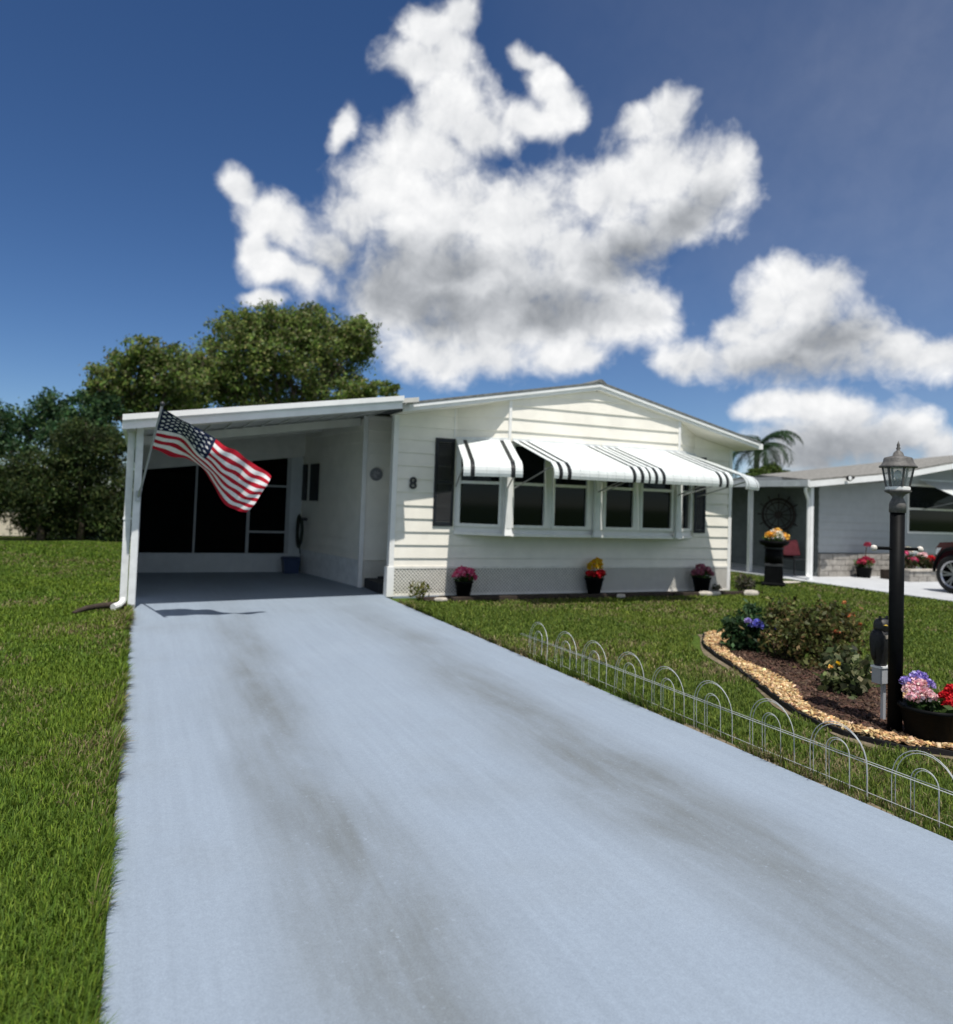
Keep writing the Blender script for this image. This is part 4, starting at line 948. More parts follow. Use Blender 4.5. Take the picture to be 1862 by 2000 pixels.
awning((nt_[0], NY - .04, nt_[2] + .33), (nt_[0] + 2.6, NY - .04, nt_[2] + .33), 0, 1.3, 'white slatted awning over the neighbouring dark window', [(.17, 'w'), (.02, 'b')] * 10 + [(.17, 'w')], .75)
# ship's wheel on the porch side wall
wc = np.array([15.86, 15.62, 1.56])
sh = thing('ship_wheel', 'dark wooden ship wheel hung on the neighbouring porch wall', 'decoration', tuple(wc))
az_ = math.radians(-62); ux = np.array([math.cos(az_), math.sin(az_), 0]); uz = np.array([0, 0, 1.0]); uy = np.cross(ux, uz)
b = MB()
for r, w in ((.42, .035), (.33, .016)): b.tube([wc + ux * r * math.cos(t) + uz * r * math.sin(t) for t in np.linspace(0, 2 * math.pi, 33)], w, 8, cap=False)
b.build('rim', BROWN, sh, True)
for k in range(12):
    t = 2 * math.pi * k / 12; dv = ux * math.cos(t) + uz * math.sin(t)
    MB().tube([wc + dv * .08, wc + dv * .42, wc + dv * .455, wc + dv * .52, wc + dv * .57], [.012, .014, .012, .022, .010], 6).build('spoke', BROWN, sh, True)
MB().tube([wc - uy * .04, wc + uy * .04], .10, 16).build('hub', BROWN, sh)
# patio chair
ch = thing('patio_chair', 'dark patio chair with a pinkish red cushion under the neighbouring porch', 'chair', (15.66, 14.85, 0))
cx, cyy = 15.66, 14.85
for dx in (-.24, .24):
    for dy in (-.24, .24): MB().tube([(cx + dx, cyy + dy, .006), (cx + dx * .95, cyy + dy * .95, .42)], .016, 6).build('leg', DARKM, ch)
MB().box((cx - .27, cyy - .27, .42), (cx + .27, cyy + .27, .45)).build('seat', DARKM, ch)
b = MB(); b.hexa([(cx - .20, cyy + .10, .50), (cx + .26, cyy + .0, .50), (cx + .27, cyy + .13, .50), (cx - .19, cyy + .23, .50), (cx - .18, cyy + .26, .86), (cx + .28, cyy + .16, .92), (cx + .29, cyy + .28, .92), (cx - .17, cyy + .38, .86)])
cu_ = b.build('cushion', PINKC, ch); md = cu_.modifiers.new('b', 'BEVEL'); md.width = .05; md.segments = 3
MB().box((cx - .26, cyy + .27, .45), (cx + .26, cyy + .30, .88)).build('backrest', DARKM, ch)

def blossom(parent, c, r, cols, n=90, size=.05, seed=0, name='blossom', flat=.8, up=0.0):
    rng = np.random.default_rng(seed); u = unit(n, rng); u[:, 2] = np.where(u[:, 2] < -.3, -u[:, 2], u[:, 2])
    P = np.array(c) + u * np.array([r, r, r * flat]) * (.72 + .28 * rng.random((n, 1))); C = palette(n, cols, .12, rng)
    V, F, CC = leaves(P, size * (.7 + .6 * rng.random(n)), C, rng, .85, 0, N=u * 0 + unit(n, rng) * .3)
    return tinted(name, V, F, np.clip(CC, .003, .92), PETAL, parent)
def foliage(parent, c, r, cols, n, size, seed=0, name='foliage', flat=.8, aspect=.5, m=LEAF, droop=0):
    rng = np.random.default_rng(seed); u = unit(n, rng)
    P = np.array(c) + u * np.array([r, r, r * flat]) * rng.random((n, 1)) ** .45; C = palette(n, cols, .25, rng)
    V, F, CC = leaves(P, size * (.6 + .8 * rng.random(n)), C, rng, aspect, droop)
    return tinted(name, V, F, np.clip(CC, .003, .9), m, parent)
PINK = [(.62, .10, .22), (.72, .22, .34), (.55, .06, .16)]
PALEP = [(.82, .52, .55), (.85, .66, .66), (.78, .38, .44)]
PURP = [(.30, .22, .60), (.38, .30, .68), (.48, .42, .72)]
REDF = [(.55, .012, .022), (.66, .03, .04), (.42, .006, .014)]
YEL = [(.80, .50, .02), (.85, .62, .05), (.75, .40, .02)]
BLUEF = [(.10, .10, .50), (.18, .18, .62), (.28, .30, .70)]
WHITEF = [(.85, .82, .74), (.80, .72, .55)]
ORNG = [(.80, .40, .05), (.85, .52, .12)]
MAUVE = [(.34, .10, .15), (.42, .16, .20), (.28, .07, .10), (.38, .14, .22)]
LEAFG = [(.03, .07, .015), (.05, .10, .02), (.07, .12, .03)]
def potprof(r0, r1, h): return [(r0 * .97, 0), (r0, .01), (r1 * .96, h * .86), (r1, h * .87), (r1 * 1.04, h * .9), (r1 * 1.04, h), (r1 * .95, h), (r1 * .9, h * .9), (.02, h * .88)]
def flowerpot(c, r0, r1, h, label, heads, group='pots along the house wall', name='flower_pot', leafn=160, lr=None):
    t = thing(name, label, 'flower pot', c, group)
    MB().lathe(potprof(r0, r1, h), c, 22).build('pot', POT, t, True)
    foliage(t, (c[0], c[1], c[2] + h + .03), lr or r1 * 1.1, LEAFG, leafn, .07, 3, flat=.6)
    for i, (dx, dy, dz, r, cols, n, sz) in enumerate(heads): blossom(t, (c[0] + dx, c[1] + dy, c[2] + h + dz), r, cols, n, sz, 40 + i)
    return t
flowerpot((5.10, 11.93, 0), .11, .155, .27, 'black pot of bright pink flowers nearest the driveway', [(-.10, -.05, .10, .12, PINK, 120, .06), (.06, -.06, .13, .12, PINK, 120, .06), (.15, 0, .05, .09, PINK, 80, .06), (-.02, .05, .16, .10, PINK, 80, .06)])
flowerpot((7.72, 11.98, 0), .11, .17, .30, 'black pot of yellow and red flowers at the middle of the wall', [(.0, -.02, .20, .15, YEL, 170, .06), (.06, .0, .28, .09, YEL, 80, .06), (-.12, -.04, .06, .09, REDF, 80, .06), (.0, -.12, .05, .10, REDF, 90, .06), (.12, -.04, .07, .09, REDF, 80, .06)])
flowerpot((10.13, 11.90, 0), .13, .18, .30, 'black pot of mauve flowers at the far end of the wall', [(-.12, -.04, .08, .12, MAUVE, 110, .06), (.05, -.06, .12, .12, MAUVE, 110, .06), (.17, 0, .06, .10, MAUVE, 80, .06), (.0, .04, .18, .10, MAUVE, 80, .06)], leafn=260)
# black tiered pedestal planter
pc = (13.06, 12.97, 0)
pt = thing('pedestal_planter', 'tall black tiered pedestal planter with orange and white flowers', 'planter', pc)
MB().lathe([(.36, 0), (.36, .03), (.29, .06), (.26, .40), (.255, .42)], pc, 4).build('base', POT, pt)
MB().lathe([(.27, .421), (.27, .47), (.25, .475)], pc, 4).build('ledge', DARKM, pt)
MB().lathe([(.20, .476), (.19, .80)], pc, 14).build('column', POT, pt, True)
MB().lathe([(.22, .801), (.22, .83)], pc, 14).build('ledge', DARKM, pt)
MB().lathe([(.16, .831), (.30, .90), (.33, .98), (.30, .98), (.02, .95)], pc, 18).build('bowl', POT, pt, True)
for i, (dx, dz, r, cols) in enumerate([(-.16, 1.08, .13, ORNG), (0, 1.13, .14, WHITEF), (.10, 1.05, .12, WHITEF), (.22, 1.06, .12, ORNG), (.04, 1.18, .09, ORNG), (-.05, 1.05, .12, WHITEF)]):
    blossom(pt, (pc[0] + dx, pc[1] - .05, dz), r, cols, 100, .07, 60 + i)
foliage(pt, (pc[0], pc[1], 1.02), .26, LEAFG, 150, .08, 5, flat=.5)
# pot with red flowers at the neighbouring wall
rp = thing('flower_pot', 'dark pot of red flowers with a tall stem at the neighbouring wall', 'flower pot', (17.35, 14.15, 0), 'pots along the neighbouring wall')
MB().lathe(potprof(.16, .20, .26), (17.35, 14.15, .005), 16).build('pot', POT, rp, True)
foliage(rp, (17.35, 14.15, .38), .24, LEAFG, 200, .09, 8, flat=.6)
for i, (dx, dz) in enumerate(((-.17, .40), (0, .46), (.16, .42), (.05, .38))): blossom(rp, (17.35 + dx, 14.08, dz), .11, [(.35, .02, .06), (.45, .05, .10)], 80, .07, 70 + i)
MB().tube([(17.38, 14.15, .3), (17.40, 14.15, .6), (17.44, 14.15, .80)], .012, 5).build('stem', BARK, rp)
blossom(rp, (17.46, 14.13, .84), .10, [(.35, .02, .06), (.45, .05, .10)], 70, .06, 77)
# stone block planter
sp = thing('stone_planter', 'low stone block planter with mixed flowers by the neighbouring window', 'planter', (18.4, 13.3, 0))
for r in range(2):
    x = 17.62 - (.16 if r else 0)
    while x < 19.6:
        a, c = max(x, 17.62), min(x + .31, 19.6)
        if c - a > .08: MB().box((a, 13.05 + random.uniform(-.012, .012), r * .13 + .006), (c - .012, 13.22, r * .13 + .128)).build('stone_block', STONE_N, sp)
        x += .32
MB().box((17.60, 13.02, .266), (19.62, 13.24, .31)).build('coping', PAVER, sp)
MB().box((17.64, 13.242, .006), (19.6, 13.9, .24)).build('soil', TIMBER, sp)
for i in range(9): foliage(sp, (17.75 + i * .21, 13.55 + random.uniform(-.15, .15), .36 + random.uniform(0, .15)), .2, [(.03, .05, .015), (.06, .05, .03), (.05, .08, .02), (.09, .05, .03)], 220, .09, 80 + i)
for i, (x, z, cols) in enumerate([(17.85, .80, PALEP), (18.0, .68, PINK), (17.80, .58, BLUEF), (18.15, .75, WHITEF), (18.35, .5, PINK), (18.7, .62, PALEP), (19.0, .55, REDF)]): blossom(sp, (x, 13.5, z), .11, cols, 90, .07, 90 + i)

# truck on the neighbouring drive
tk = thing('pickup_truck', 'dark red pickup truck cut off by the right edge', 'truck', (15.95, 10.95, 0))
ta = math.radians(15); tf = np.array([math.sin(ta), math.cos(ta), 0]); ts = np.array([math.cos(ta), -math.sin(ta), 0])
T0 = np.array([16.06, 10.92, 0])          # front left wheel centre on the ground
def TP(f, s, z): p = T0 + tf * f + ts * s; return (p[0], p[1], z)
prof = [(.52, .52), (.55, .62), (.53, .95), (.42, 1.08), (-.55, 1.16), (-.95, 1.20), (-1.55, 1.78), (-3.0, 1.80), (-3.25, 1.22), (-4.75, 1.22), (-4.78, .55), (-3.9, .50), (-3.85, .72), (-3.7, .90), (-3.4, .98), (-3.1, .90), (-2.95, .72), (-2.9, .48), (-.52, .48), (-.48, .70), (-.33, .90), (0, .99), (.33, .90), (.48, .70)]
MB().prism([TP(f, .05, z) for f, z in prof], tuple(ts * 1.85)).build('body', RED_TRUCK, tk)
MB().prism([TP(f, .038, z) for f, z in ((-.99, 1.24), (-1.56, 1.72), (-2.95, 1.74), (-3.15, 1.26))], tuple(ts * .01)).build('side_window', GLASS, tk)
MB().tube([TP(.54 * math.cos(t), .02, .43 + .54 * math.sin(t)) for t in np.linspace(.0, math.pi, 14)], .035, 6).build('wheel_arch', BLACK, tk)
MB().prism([TP(.53, .1, .42), TP(.64, .16, .44), TP(.64, .16, .70), TP(.54, .1, .72)], tuple(ts * 1.7)).build('bumper', BLACK, tk)
MB().prism([TP(.50, .042, .80), TP(.535, .042, .82), TP(.50, .042, .95), TP(.36, .042, .96)], tuple(ts * .02)).build('headlight', WHITE, tk)
def wheel(f, s, steer):
    c = np.array(TP(f, s, .415)); a = ta - math.radians(steer); out_ = -np.array([math.cos(a), -math.sin(a), 0])
    fw = np.array([math.sin(a), math.cos(a), 0])
    w = MB(); N = 28
    for (r0, o0, r1, o1) in ((.27, .09, .30, .115), (.30, .115, .385, .12), (.385, .12, .415, .07), (.415, .07, .415, -.10), (.415, -.10, .30, -.12)):
        for k in range(N):
            t0, t1 = 2 * math.pi * k / N, 2 * math.pi * (k + 1) / N
            q = lambda r, o, t: c + out_ * o + (fw * math.cos(t) + np.array([0, 0, 1]) * math.sin(t)) * r
            w.add([q(r0, o0, t0), q(r0, o0, t1), q(r1, o1, t1), q(r1, o1, t0)], [(0, 1, 2, 3)])
    wo = bpy.data.objects.new('wheel', None); COL.objects.link(wo); wo.parent = tk
    w.build('tyre', RUBBER, wo, True)
    r = MB(); r.tube([c + out_ * .02, c + out_ * .07], .075, 14)
    for k in range(6):
        for dk in (-.16, .16):
            t = 2 * math.pi * k / 6 + dk; d = fw * math.cos(t) + np.array([0, 0, 1]) * math.sin(t); d0 = fw * math.cos(t - dk * .4) + np.array([0, 0, 1]) * math.sin(t - dk * .4)
            r.beam(c + d0 * .05 + out_ * .06, c + d * .275 + out_ * .085, .035, .03, up=tuple(out_))
    for k in range(N):
        t0, t1 = 2 * math.pi * k / N, 2 * math.pi * (k + 1) / N
        q = lambda rr, o, t: c + out_ * o + (fw * math.cos(t) + np.array([0, 0, 1]) * math.sin(t)) * rr
        r.add([q(.262, .09, t0), q(.262, .09, t1), q(.292, .117, t1), q(.292, .117, t0)], [(0, 1, 2, 3)])
    r.build('rim', RIM, wo)
    MB().tube([c - out_ * .06, c - out_ * .02], .27, 20).build('brake_disc', BLACK, wo)
wheel(0, .12, 16); wheel(-3.4, .12, 0)

# ------------------------------------------------------------------ lamp post
LX, LY = 5.215, 3.97
lampp = thing('lamp_post', 'black garden lamp post with a glass lantern and finial', 'lamp post', (LX, LY, 0))
b = MB(); b.tube([(LX, LY, .0), (LX, LY, 1.64)], .051, 20); b.build('post', BLACK, lampp, True)
MB().lathe([(.058, 1.635), (.058, 1.70), (.045, 1.73), (.036, 1.75), (.052, 1.772), (.090, 1.790), (.094, 1.80)], (LX, LY, 0), 20).build('collar', mat('weathered_bronze', (.11, .105, .10), .6, .5, 25, .3, 60), lampp, True)
BRZ = MATS['weathered_bronze']
NS = 6
lan = MB().lathe([(.078, 1.801), (.085, 1.806), (.085, 1.826), (.078, 1.83)], (LX, LY, 0), NS).build('lantern_base', TRIM, lampp)
def hexpt(r, z, k): t = 2 * math.pi * k / NS; return (LX + r * math.cos(t), LY + r * math.sin(t), z)
for k in range(NS):
    MB().beam(hexpt(.078, 1.83, k), hexpt(.105, 1.975, k), .013, .013).build('lantern_bar', BRZ, lampp)
    MB().add([hexpt(.074, 1.831, k), hexpt(.074, 1.831, k + 1), hexpt(.101, 1.974, k + 1), hexpt(.101, 1.974, k)], [(0, 1, 2, 3)]).build('pane', CLEAR, lampp)
MB().lathe([(.128, 1.972), (.132, 1.980), (.118, 1.992), (.104, 2.015), (.099, 2.040), (.092, 2.048), (.040, 2.062), (.032, 2.085), (.018, 2.098), (.010, 2.105), (.016, 2.118), (.009, 2.130), (.012, 2.142), (.005, 2.160), (.001, 2.176)], (LX, LY, 0), 18).build('lantern_cap', BRZ, lampp, True)
MB().lathe([(.03, 1.831), (.03, 1.87), (.018, 1.88)], (LX, LY, 0), 10).build('socket', BLACK, lampp)
MB().lathe([(.012, 1.881), (.028, 1.905), (.03, 1.925), (.015, 1.95), (.001, 1.955)], (LX, LY, 0), 12).build('bulb', WHITE, lampp, True)
ca = math.radians(-20); cd = np.array([math.cos(ca), math.sin(ca), 0])
MB().tube([np.array([LX, LY, 1.365]) - cd * .165, np.array([LX, LY, 1.365]) + cd * .165], .012, 8).build('crossbar', BLACK, lampp)
for s in (-1, 1):
    q = np.array([LX, LY, 1.365]) + cd * s * .18
    MB().lathe([(.001, -.024), (.018, -.018), (.025, 0), (.018, .018), (.001, .024)], tuple(q), 12).build('ball_end', mat('pale_ball', (.62, .58, .52), .4, .1, 10) if s < 0 else MATS['pale_ball'], lampp, True)
# outlet post with owl decoy
ox, oy = 5.335, 4.19
op = thing('outlet_post', 'grey outdoor outlet box on a thin grey stake beside the lamp post', 'outlet post', (ox, oy, 0))
MB().box((ox - .058, oy - .045, .315), (ox + .058, oy + .03, .432)).build('box', GREYPL, op); MB().box((ox - .066, oy - .052, .433), (ox + .066, oy + .036, .446)).build('cover', WHITE_D, op); MB().box((ox + .02, oy - .012, .0), (ox + .05, oy + .012, .314)).build('stake', GREYPL, op)
ow = thing('owl_decoy', 'black owl decoy perched on the grey outlet box', 'statue', (ox, oy, .446))
MB().lathe([(.045, 0), (.052, .012), (.058, .05), (.078, .12), (.088, .19), (.084, .235), (.068, .262), (.058, .275)], (ox, oy, .447), 18, sy=.85).build('body', OWL, ow, True)
MB().lathe([(.056, .27), (.063, .295), (.062, .325), (.048, .352), (.022, .364), (.002, .366)], (ox + .004, oy - .004, .447), 18, sy=.95).build('head', OWLHEAD, ow, True)
for s in (-1, 1):
    MB().prism([(ox + s * .030 - .012, oy - .03, .795), (ox + s * .030 + .012, oy - .03, .795), (ox + s * .040, oy - .03, .832)], (0, .02, 0)).build('ear_tuft', OWL, ow)
    MB().lathe([(.001, -.006), (.013, -.004), (.015, 0), (.001, .006)], (ox + s * .024, oy - .062, .765), 10).build('eye', YELLOWEYE if 'YELLOWEYE' in globals() else mat('owl_eye', (.55, .38, .05), .3), ow)
MB().prism([(ox - .008, oy - .066, .752), (ox + .008, oy - .066, .752), (ox, oy - .075, .732)], (0, .02, 0)).build('beak', DARKM, ow)
b = MB()
for k in range(7): t = -1.9 + k * .22; b.tube([(ox + .080 * math.cos(t), oy + .072 * math.sin(t), .69), (ox + .089 * math.cos(t), oy + .078 * math.sin(t), .662)], [.012, .006], 6)
b.build('breast_feathers', OWLW, ow)
for s in (-1, 1):
    b = MB(); b.lathe([(.004, 0), (.022, .04), (.034, .12), (.026, .19), (.004, .22)], (ox + s * .07, oy + .01, .49), 10, sx=.55); b.build('wing', OWL, ow, True)

# big pot of silk flowers
bp_ = (5.30, 3.74, 0)
big = thing('flower_pot', 'big black tub of purple, pink and red flowers beside the lamp post', 'flower pot', bp_)
MB().lathe(potprof(.165, .215, .225), (bp_[0], bp_[1], .03), 30).build('pot', POT, big, True)
foliage(big, (bp_[0], bp_[1], .27), .17, LEAFG, 260, .06, 2, flat=.5)
def head(c, r, cols, n, sz, seed): blossom(big, c, r, cols, n, sz, seed, 'flower_head', .85)
vx = np.array([.80, -.60, 0])             # along the rim, left to right for someone on the drive
def PTS(a, dpt, z): p = np.array(bp_) + vx * a + np.array([-.6, -.8, 0]) * dpt; return (p[0], p[1], z)
for i, (a, dpt, z, r, cols) in enumerate([(-.155, .05, .36, .058, PALEP), (-.085, .08, .345, .066, PALEP), (-.10, .02, .40, .060, PALEP), (-.15, .10, .315, .050, PALEP), (-.045, .10, .325, .050, PALEP), (-.17, .0, .405, .045, PURP), (-.085, -.02, .435, .062, PURP), (-.035, .0, .40, .052, PURP),
                                          (.075, .06, .33, .052, REDF), (.115, .03, .375, .050, REDF), (.165, .03, .37, .050, REDF), (.205, .05, .33, .052, REDF), (.185, .09, .29, .045, REDF), (.07, .10, .295, .042, REDF)]):
    head(PTS(a, dpt, z), r, cols, 130, .030, 100 + i)
head(PTS(.135, .09, .325), .028, [(.35, .38, .28), (.6, .6, .5)], 50, .03, 130)

# ------------------------------------------------------------------ wire border fence
FX = 3.90
fence = thing('wire_border_fence', 'low white wire fence of double hoops along the driveway edge', 'fence', (FX, 5, 0))
fence['org'] = [0, 0, 0]; fence.location = (0, 0, 0)
def hoop_pts(w, h, r):
    s = w / 2; P = [(0, s, -.04)]
    P += [(0, s * math.cos(t), h - s + s * math.sin(t)) for t in np.linspace(0, math.pi, 15)]
    return P + [(0, -s, -.04)]
bo = MB().tube([(x, y, z) for x, y, z in hoop_pts(.40, .362, .2)], .0024, 6, cap=False).tube([(.012, y, z) for x, y, z in hoop_pts(.372, .347, .18)], .0024, 6, cap=False)
bi = MB().tube(hoop_pts(.165, .272, .08), .0023, 6, cap=False).tube([(.012, y, z) for x, y, z in hoop_pts(.14, .26, .07)], .0021, 6, cap=False)
ho = bo.build('hoop', WIRE, fence, True); hi = bi.build('inner_hoop', WIRE, ho, True)
Ys = [3.335 + .5345 * k for k in range(-3, 8)]
for i, yv in enumerate(Ys):
    if i == 0: o = ho
    else:
        o = ho.copy(); COL.objects.link(o); o.parent = fence
        o2 = hi.copy(); COL.objects.link(o2); o2.parent = o
    o.location = (FX + random.uniform(-.012, .012), yv + random.uniform(-.012, .012), random.uniform(-.012, .008)); o.rotation_euler = (random.uniform(-.02, .02), random.uniform(-.05, .05), random.uniform(-.03, .03))
MB().tube([(FX + .004, 1.6, .186), (FX - .004, 4, .182), (FX + .004, 6, .186), (FX, 7.5, .18)], .0026, 6).build('rail', WIRE, fence, True)
MB().tube([(FX + .016, 1.6, .194), (FX + .010, 4, .190), (FX + .016, 6, .194), (FX + .012, 7.5, .188)], .0022, 6).build('rail', WIRE, fence, True)
MB().tube([(FX + .004, 1.6, .022), (FX - .004, 4, .02), (FX + .004, 6, .024), (FX, 7.5, .02)], .0022, 6).build('rail', WIRE, fence, True)

# ------------------------------------------------------------------ garden bed
bed = MB(); bed.add([(x, y, -.012) for x, y in BED], [tuple(range(len(BED) - 1, -1, -1))])
sheet = bed.build('garden_soil', mat('dark_mulch_soil', (.030, .018, .013), .95, .5, 30, .6, 60)); tag(sheet, kind='structure')
def chips(name, label, cat, mask, n, z, cols, l, w, seed, parent=None):
    rng = np.random.default_rng(seed); xs = rng.uniform(4.7, 8.0, n * 6); ys = rng.uniform(3.2, 8.1, n * 6)
    k = mask(xs, ys); xs, ys = xs[k][:n], ys[k][:n]; n = len(xs)
    P = np.stack([xs, ys, z + rng.random(n) * .022], 1); a = rng.uniform(0, 2 * math.pi, n); tl = rng.normal(size=n) * .35; rl = rng.normal(size=n) * .4
    d = np.stack([np.cos(a) * np.cos(tl), np.sin(a) * np.cos(tl), np.sin(tl)], 1); s = np.stack([-np.sin(a) * np.cos(rl), np.cos(a) * np.cos(rl), np.sin(rl)], 1); nn = np.cross(d, s)
    L = (l * (.5 + rng.random(n)))[:, None] / 2; Wd = (w * (.5 + rng.random(n)))[:, None] / 2; H = .004 + .006 * rng.random((n, 1))
    c = [P - d * L - s * Wd, P + d * L - s * Wd * .7, P + d * L * .9 + s * Wd, P - d * L * .85 + s * Wd * .8]
    V = np.stack(c + [q + nn * H for q in c], 1).reshape(-1, 3)
    base = np.array([(0, 3, 2, 1), (4, 5, 6, 7), (0, 1, 5, 4), (1, 2, 6, 5), (2, 3, 7, 6), (3, 0, 4, 7)])
    F = (np.arange(n)[:, None, None] * 8 + base[None]).reshape(-1, 4); C = np.repeat(palette(n, cols, .25, rng), 8, 0)
    o = tinted(name, V, F, C, CHIP, parent); tag(o, label, cat, kind='stuff'); return o
IN = lambda x, y: inside(x, y, BED)
def border_w(x, y): return .215 + .07 * np.sin(3.1 * x + 1.7 * y) + np.clip((y - 6.9) * .22, 0, .25)
chips('border_chips', 'tan wood chips laid along the edge of the garden bed', 'wood chips', lambda x, y: IN(x, y) & (polydist(x, y, BED) < border_w(x, y)) & (polydist(x, y, BED) > .025), 15000, .008, [(.44, .29, .14), (.54, .38, .20), (.34, .21, .095), (.64, .49, .29), (.26, .15, .07)], .055, .022, 5)
chips('mulch', 'dark brown bark mulch in the middle of the garden bed', 'mulch', lambda x, y: IN(x, y) & (polydist(x, y, BED) > border_w(x, y) - .05), 15000, -.004, [(.055, .030, .021), (.080, .046, .032), (.035, .020, .015), (.10, .062, .045)], .06, .02, 6)
ed = thing('bed_edging', 'black scalloped plastic edging around the garden bed', 'edging', (6, 5.5, 0))
pts = []
for i in range(len(BED)):
    a = np.array(BED[i]); c = np.array(BED[(i + 1) % len(BED)]); L = np.linalg.norm(c - a)
    for k in range(max(1, int(L / .05))): pts.append(a + (c - a) * k / max(1, int(L / .05)))
b = MB(); n = len(pts)
for i in range(n):
    p = pts[i]; q = pts[(i + 1) % n]; d = (q - p) / (np.linalg.norm(q - p) + 1e-9); nn = np.array([d[1], -d[0]]) * .010
    z0, z1 = .008 + .016 * abs(math.sin(i * .55)) + .006 * math.sin(i * .13), .008 + .016 * abs(math.sin((i + 1) * .55)) + .006 * math.sin((i + 1) * .13)
    b.hexa([(p[0] - nn[0], p[1] - nn[1], -.06), (q[0] - nn[0], q[1] - nn[1], -.06), (q[0] + nn[0], q[1] + nn[1], -.06), (p[0] + nn[0], p[1] + nn[1], -.06), (p[0] - nn[0], p[1] - nn[1], z0), (q[0] - nn[0], q[1] - nn[1], z1), (q[0] + nn[0], q[1] + nn[1], z1), (p[0] + nn[0], p[1] + nn[1], z0)])
b.build('strip', EDGE, ed)
# shrubs in the bed
def bedshrub(label, c, lob, n, size, cols, seed, flowers=(), aspect=.5, group=None, stems=9):
    t = thing('garden_shrub', label, 'shrub', (c[0], c[1], 0), group); rng = np.random.default_rng(seed)
    P, T = crown_points([(np.array([c[0] + a, c[1] + bb, z]), r) for a, bb, z, r in lob], n, rng, .35, 60, .26)
    P[:, 2] = np.maximum(P[:, 2], .03)
    V, F, CC = leaves(P, size * (.6 + .8 * rng.random(len(P))), palette(len(P), cols, .25, rng) * T, rng, aspect)
    tinted('foliage', V, F, np.clip(CC, .003, .9), LEAF, t)
    b = MB()
    for k in range(stems):
        e = P[rng.integers(0, len(P))]; s = np.array([c[0], c[1], -.01]) + np.array([rng.normal() * .05, rng.normal() * .05, 0]); b.tube([s, (s + e) / 2 + rng.normal(size=3) * .04, e], [.010, .007, .003], 5, cap=False)
    b.build('stems', BARK, t)
    for i, (a, bb, z, r, cl, m, sz) in enumerate(flowers): blossom(t, (c[0] + a, c[1] + bb, z), r, cl, m, sz, 300 + seed * 10 + i, 'flower_cluster')
    return t
bedshrub('leafy green plant with violet blue flowers in the garden bed', (6.50, 6.85), [(0, 0, .16, (.22, .22, .16)), (-.08, .02, .28, (.16, .16, .12)), (.08, -.02, .30, (.18, .18, .12)), (.12, .05, .42, (.10, .1, .10))], 2300, .075, [(.020, .055, .020), (.032, .075, .028), (.05, .09, .035)], 1,
         [tuple(at_y(x, y, 6.66)[k] - (6.50, 6.85, 0)[k] for k in range(3)) + (r, cl, 70, .045) for x, y, r, cl in ((1462, 1214, .035, PURP), (1472, 1222, .042, BLUEF), (1486, 1224, .05, BLUEF), (1500, 1226, .05, BLUEF), (1508, 1230, .04, BLUEF), (1480, 1216, .04, BLUEF))])
bedshrub('wide sprawling olive shrub with reddish tips in the garden bed', (6.68, 6.00), [(-.06, .12, .22, (.34, .3, .2)), (.30, .12, .26, (.36, .34, .22)), (.10, .05, .38, (.36, .3, .18)), (.42, .22, .45, (.28, .26, .16)), (.1, .4, .4, (.3, .3, .2)), (-.1, -.12, .12, (.3, .24, .12))], 6500, .060,
         [(.075, .085, .024), (.11, .115, .034), (.055, .065, .020), (.13, .09, .036), (.09, .11, .03)], 2, [(.05, -.2, .38, .025, [(.7, .25, .12)], 25, .04), (.5, .0, .5, .025, [(.5, .14, .05)], 30, .04), (.62, .2, .62, .02, [(.6, .25, .10)], 16, .04), (.55, -.05, .42, .03, [(.4, .12, .05)], 25, .04)])
bedshrub('small broad-leaved plant with yellow blooms nearest the owl', (5.90, 4.98), [(0, 0, .12, (.20, .18, .12)), (.12, .10, .18, (.2, .2, .13)), (-.06, -.08, .10, (.15, .14, .09)), (.3, .2, .2, (.2, .2, .14))], 800, .08, [(.055, .075, .026), (.085, .11, .042), (.19, .20, .10), (.035, .05, .018)], 3,
         [(-.03, .06, .26, .016, YEL, 14, .03), (-.08, .10, .22, .016, ORNG, 16, .03)], .65)
# ------------------------------------------------------------------ planting strip at the house wall
ms = MB(); ms.add([(4.35, 11.62, -.010), (11.35, 11.62, -.010), (11.45, 12.14, -.010), (4.3, 12.14, -.010)], [(0, 1, 2, 3)]); tag(ms.build('wall_border_soil', MATS['dark_mulch_soil']), kind='structure')
for i, (a, c) in enumerate(((4.75, 6.9), (6.95, 9.2), (9.25, 11.3))):
    lab = ('dark timber edging nearest the driveway', 'dark timber edging before the yellow flower pot', 'dark timber edging before the mauve flower pot')[i]
    tag(MB().beam((a, 11.60 + .02 * i, .015), (c, 11.61 + .02 * (2 - i), .015), .09, .06).build('edging_timber', TIMBER), lab, 'edging', 'timbers along the wall border')
def stone(c, s, label, seed):
    random.seed(seed); b = MB(); N = 9
    ring = [(math.cos(2 * math.pi * k / N) * random.uniform(.8, 1.1), math.sin(2 * math.pi * k / N) * random.uniform(.8, 1.1)) for k in range(N)]
    lay = [(1.0, -.01), (1.03, .45), (.85, .9), (.4, 1.0)]
    b.add([(c[0] + x * s[0] * k, c[1] + y * s[1] * k, c[2] + s[2] * z) for k, z in lay for x, y in ring], [(j * N + i, j * N + (i + 1) % N, (j + 1) * N + (i + 1) % N, (j + 1) * N + i) for j in range(3) for i in range(N)] + [tuple(3 * N + i for i in range(N))])
    tag(b.build('stone', PAVER), label, 'stone', 'stones at the wall border')
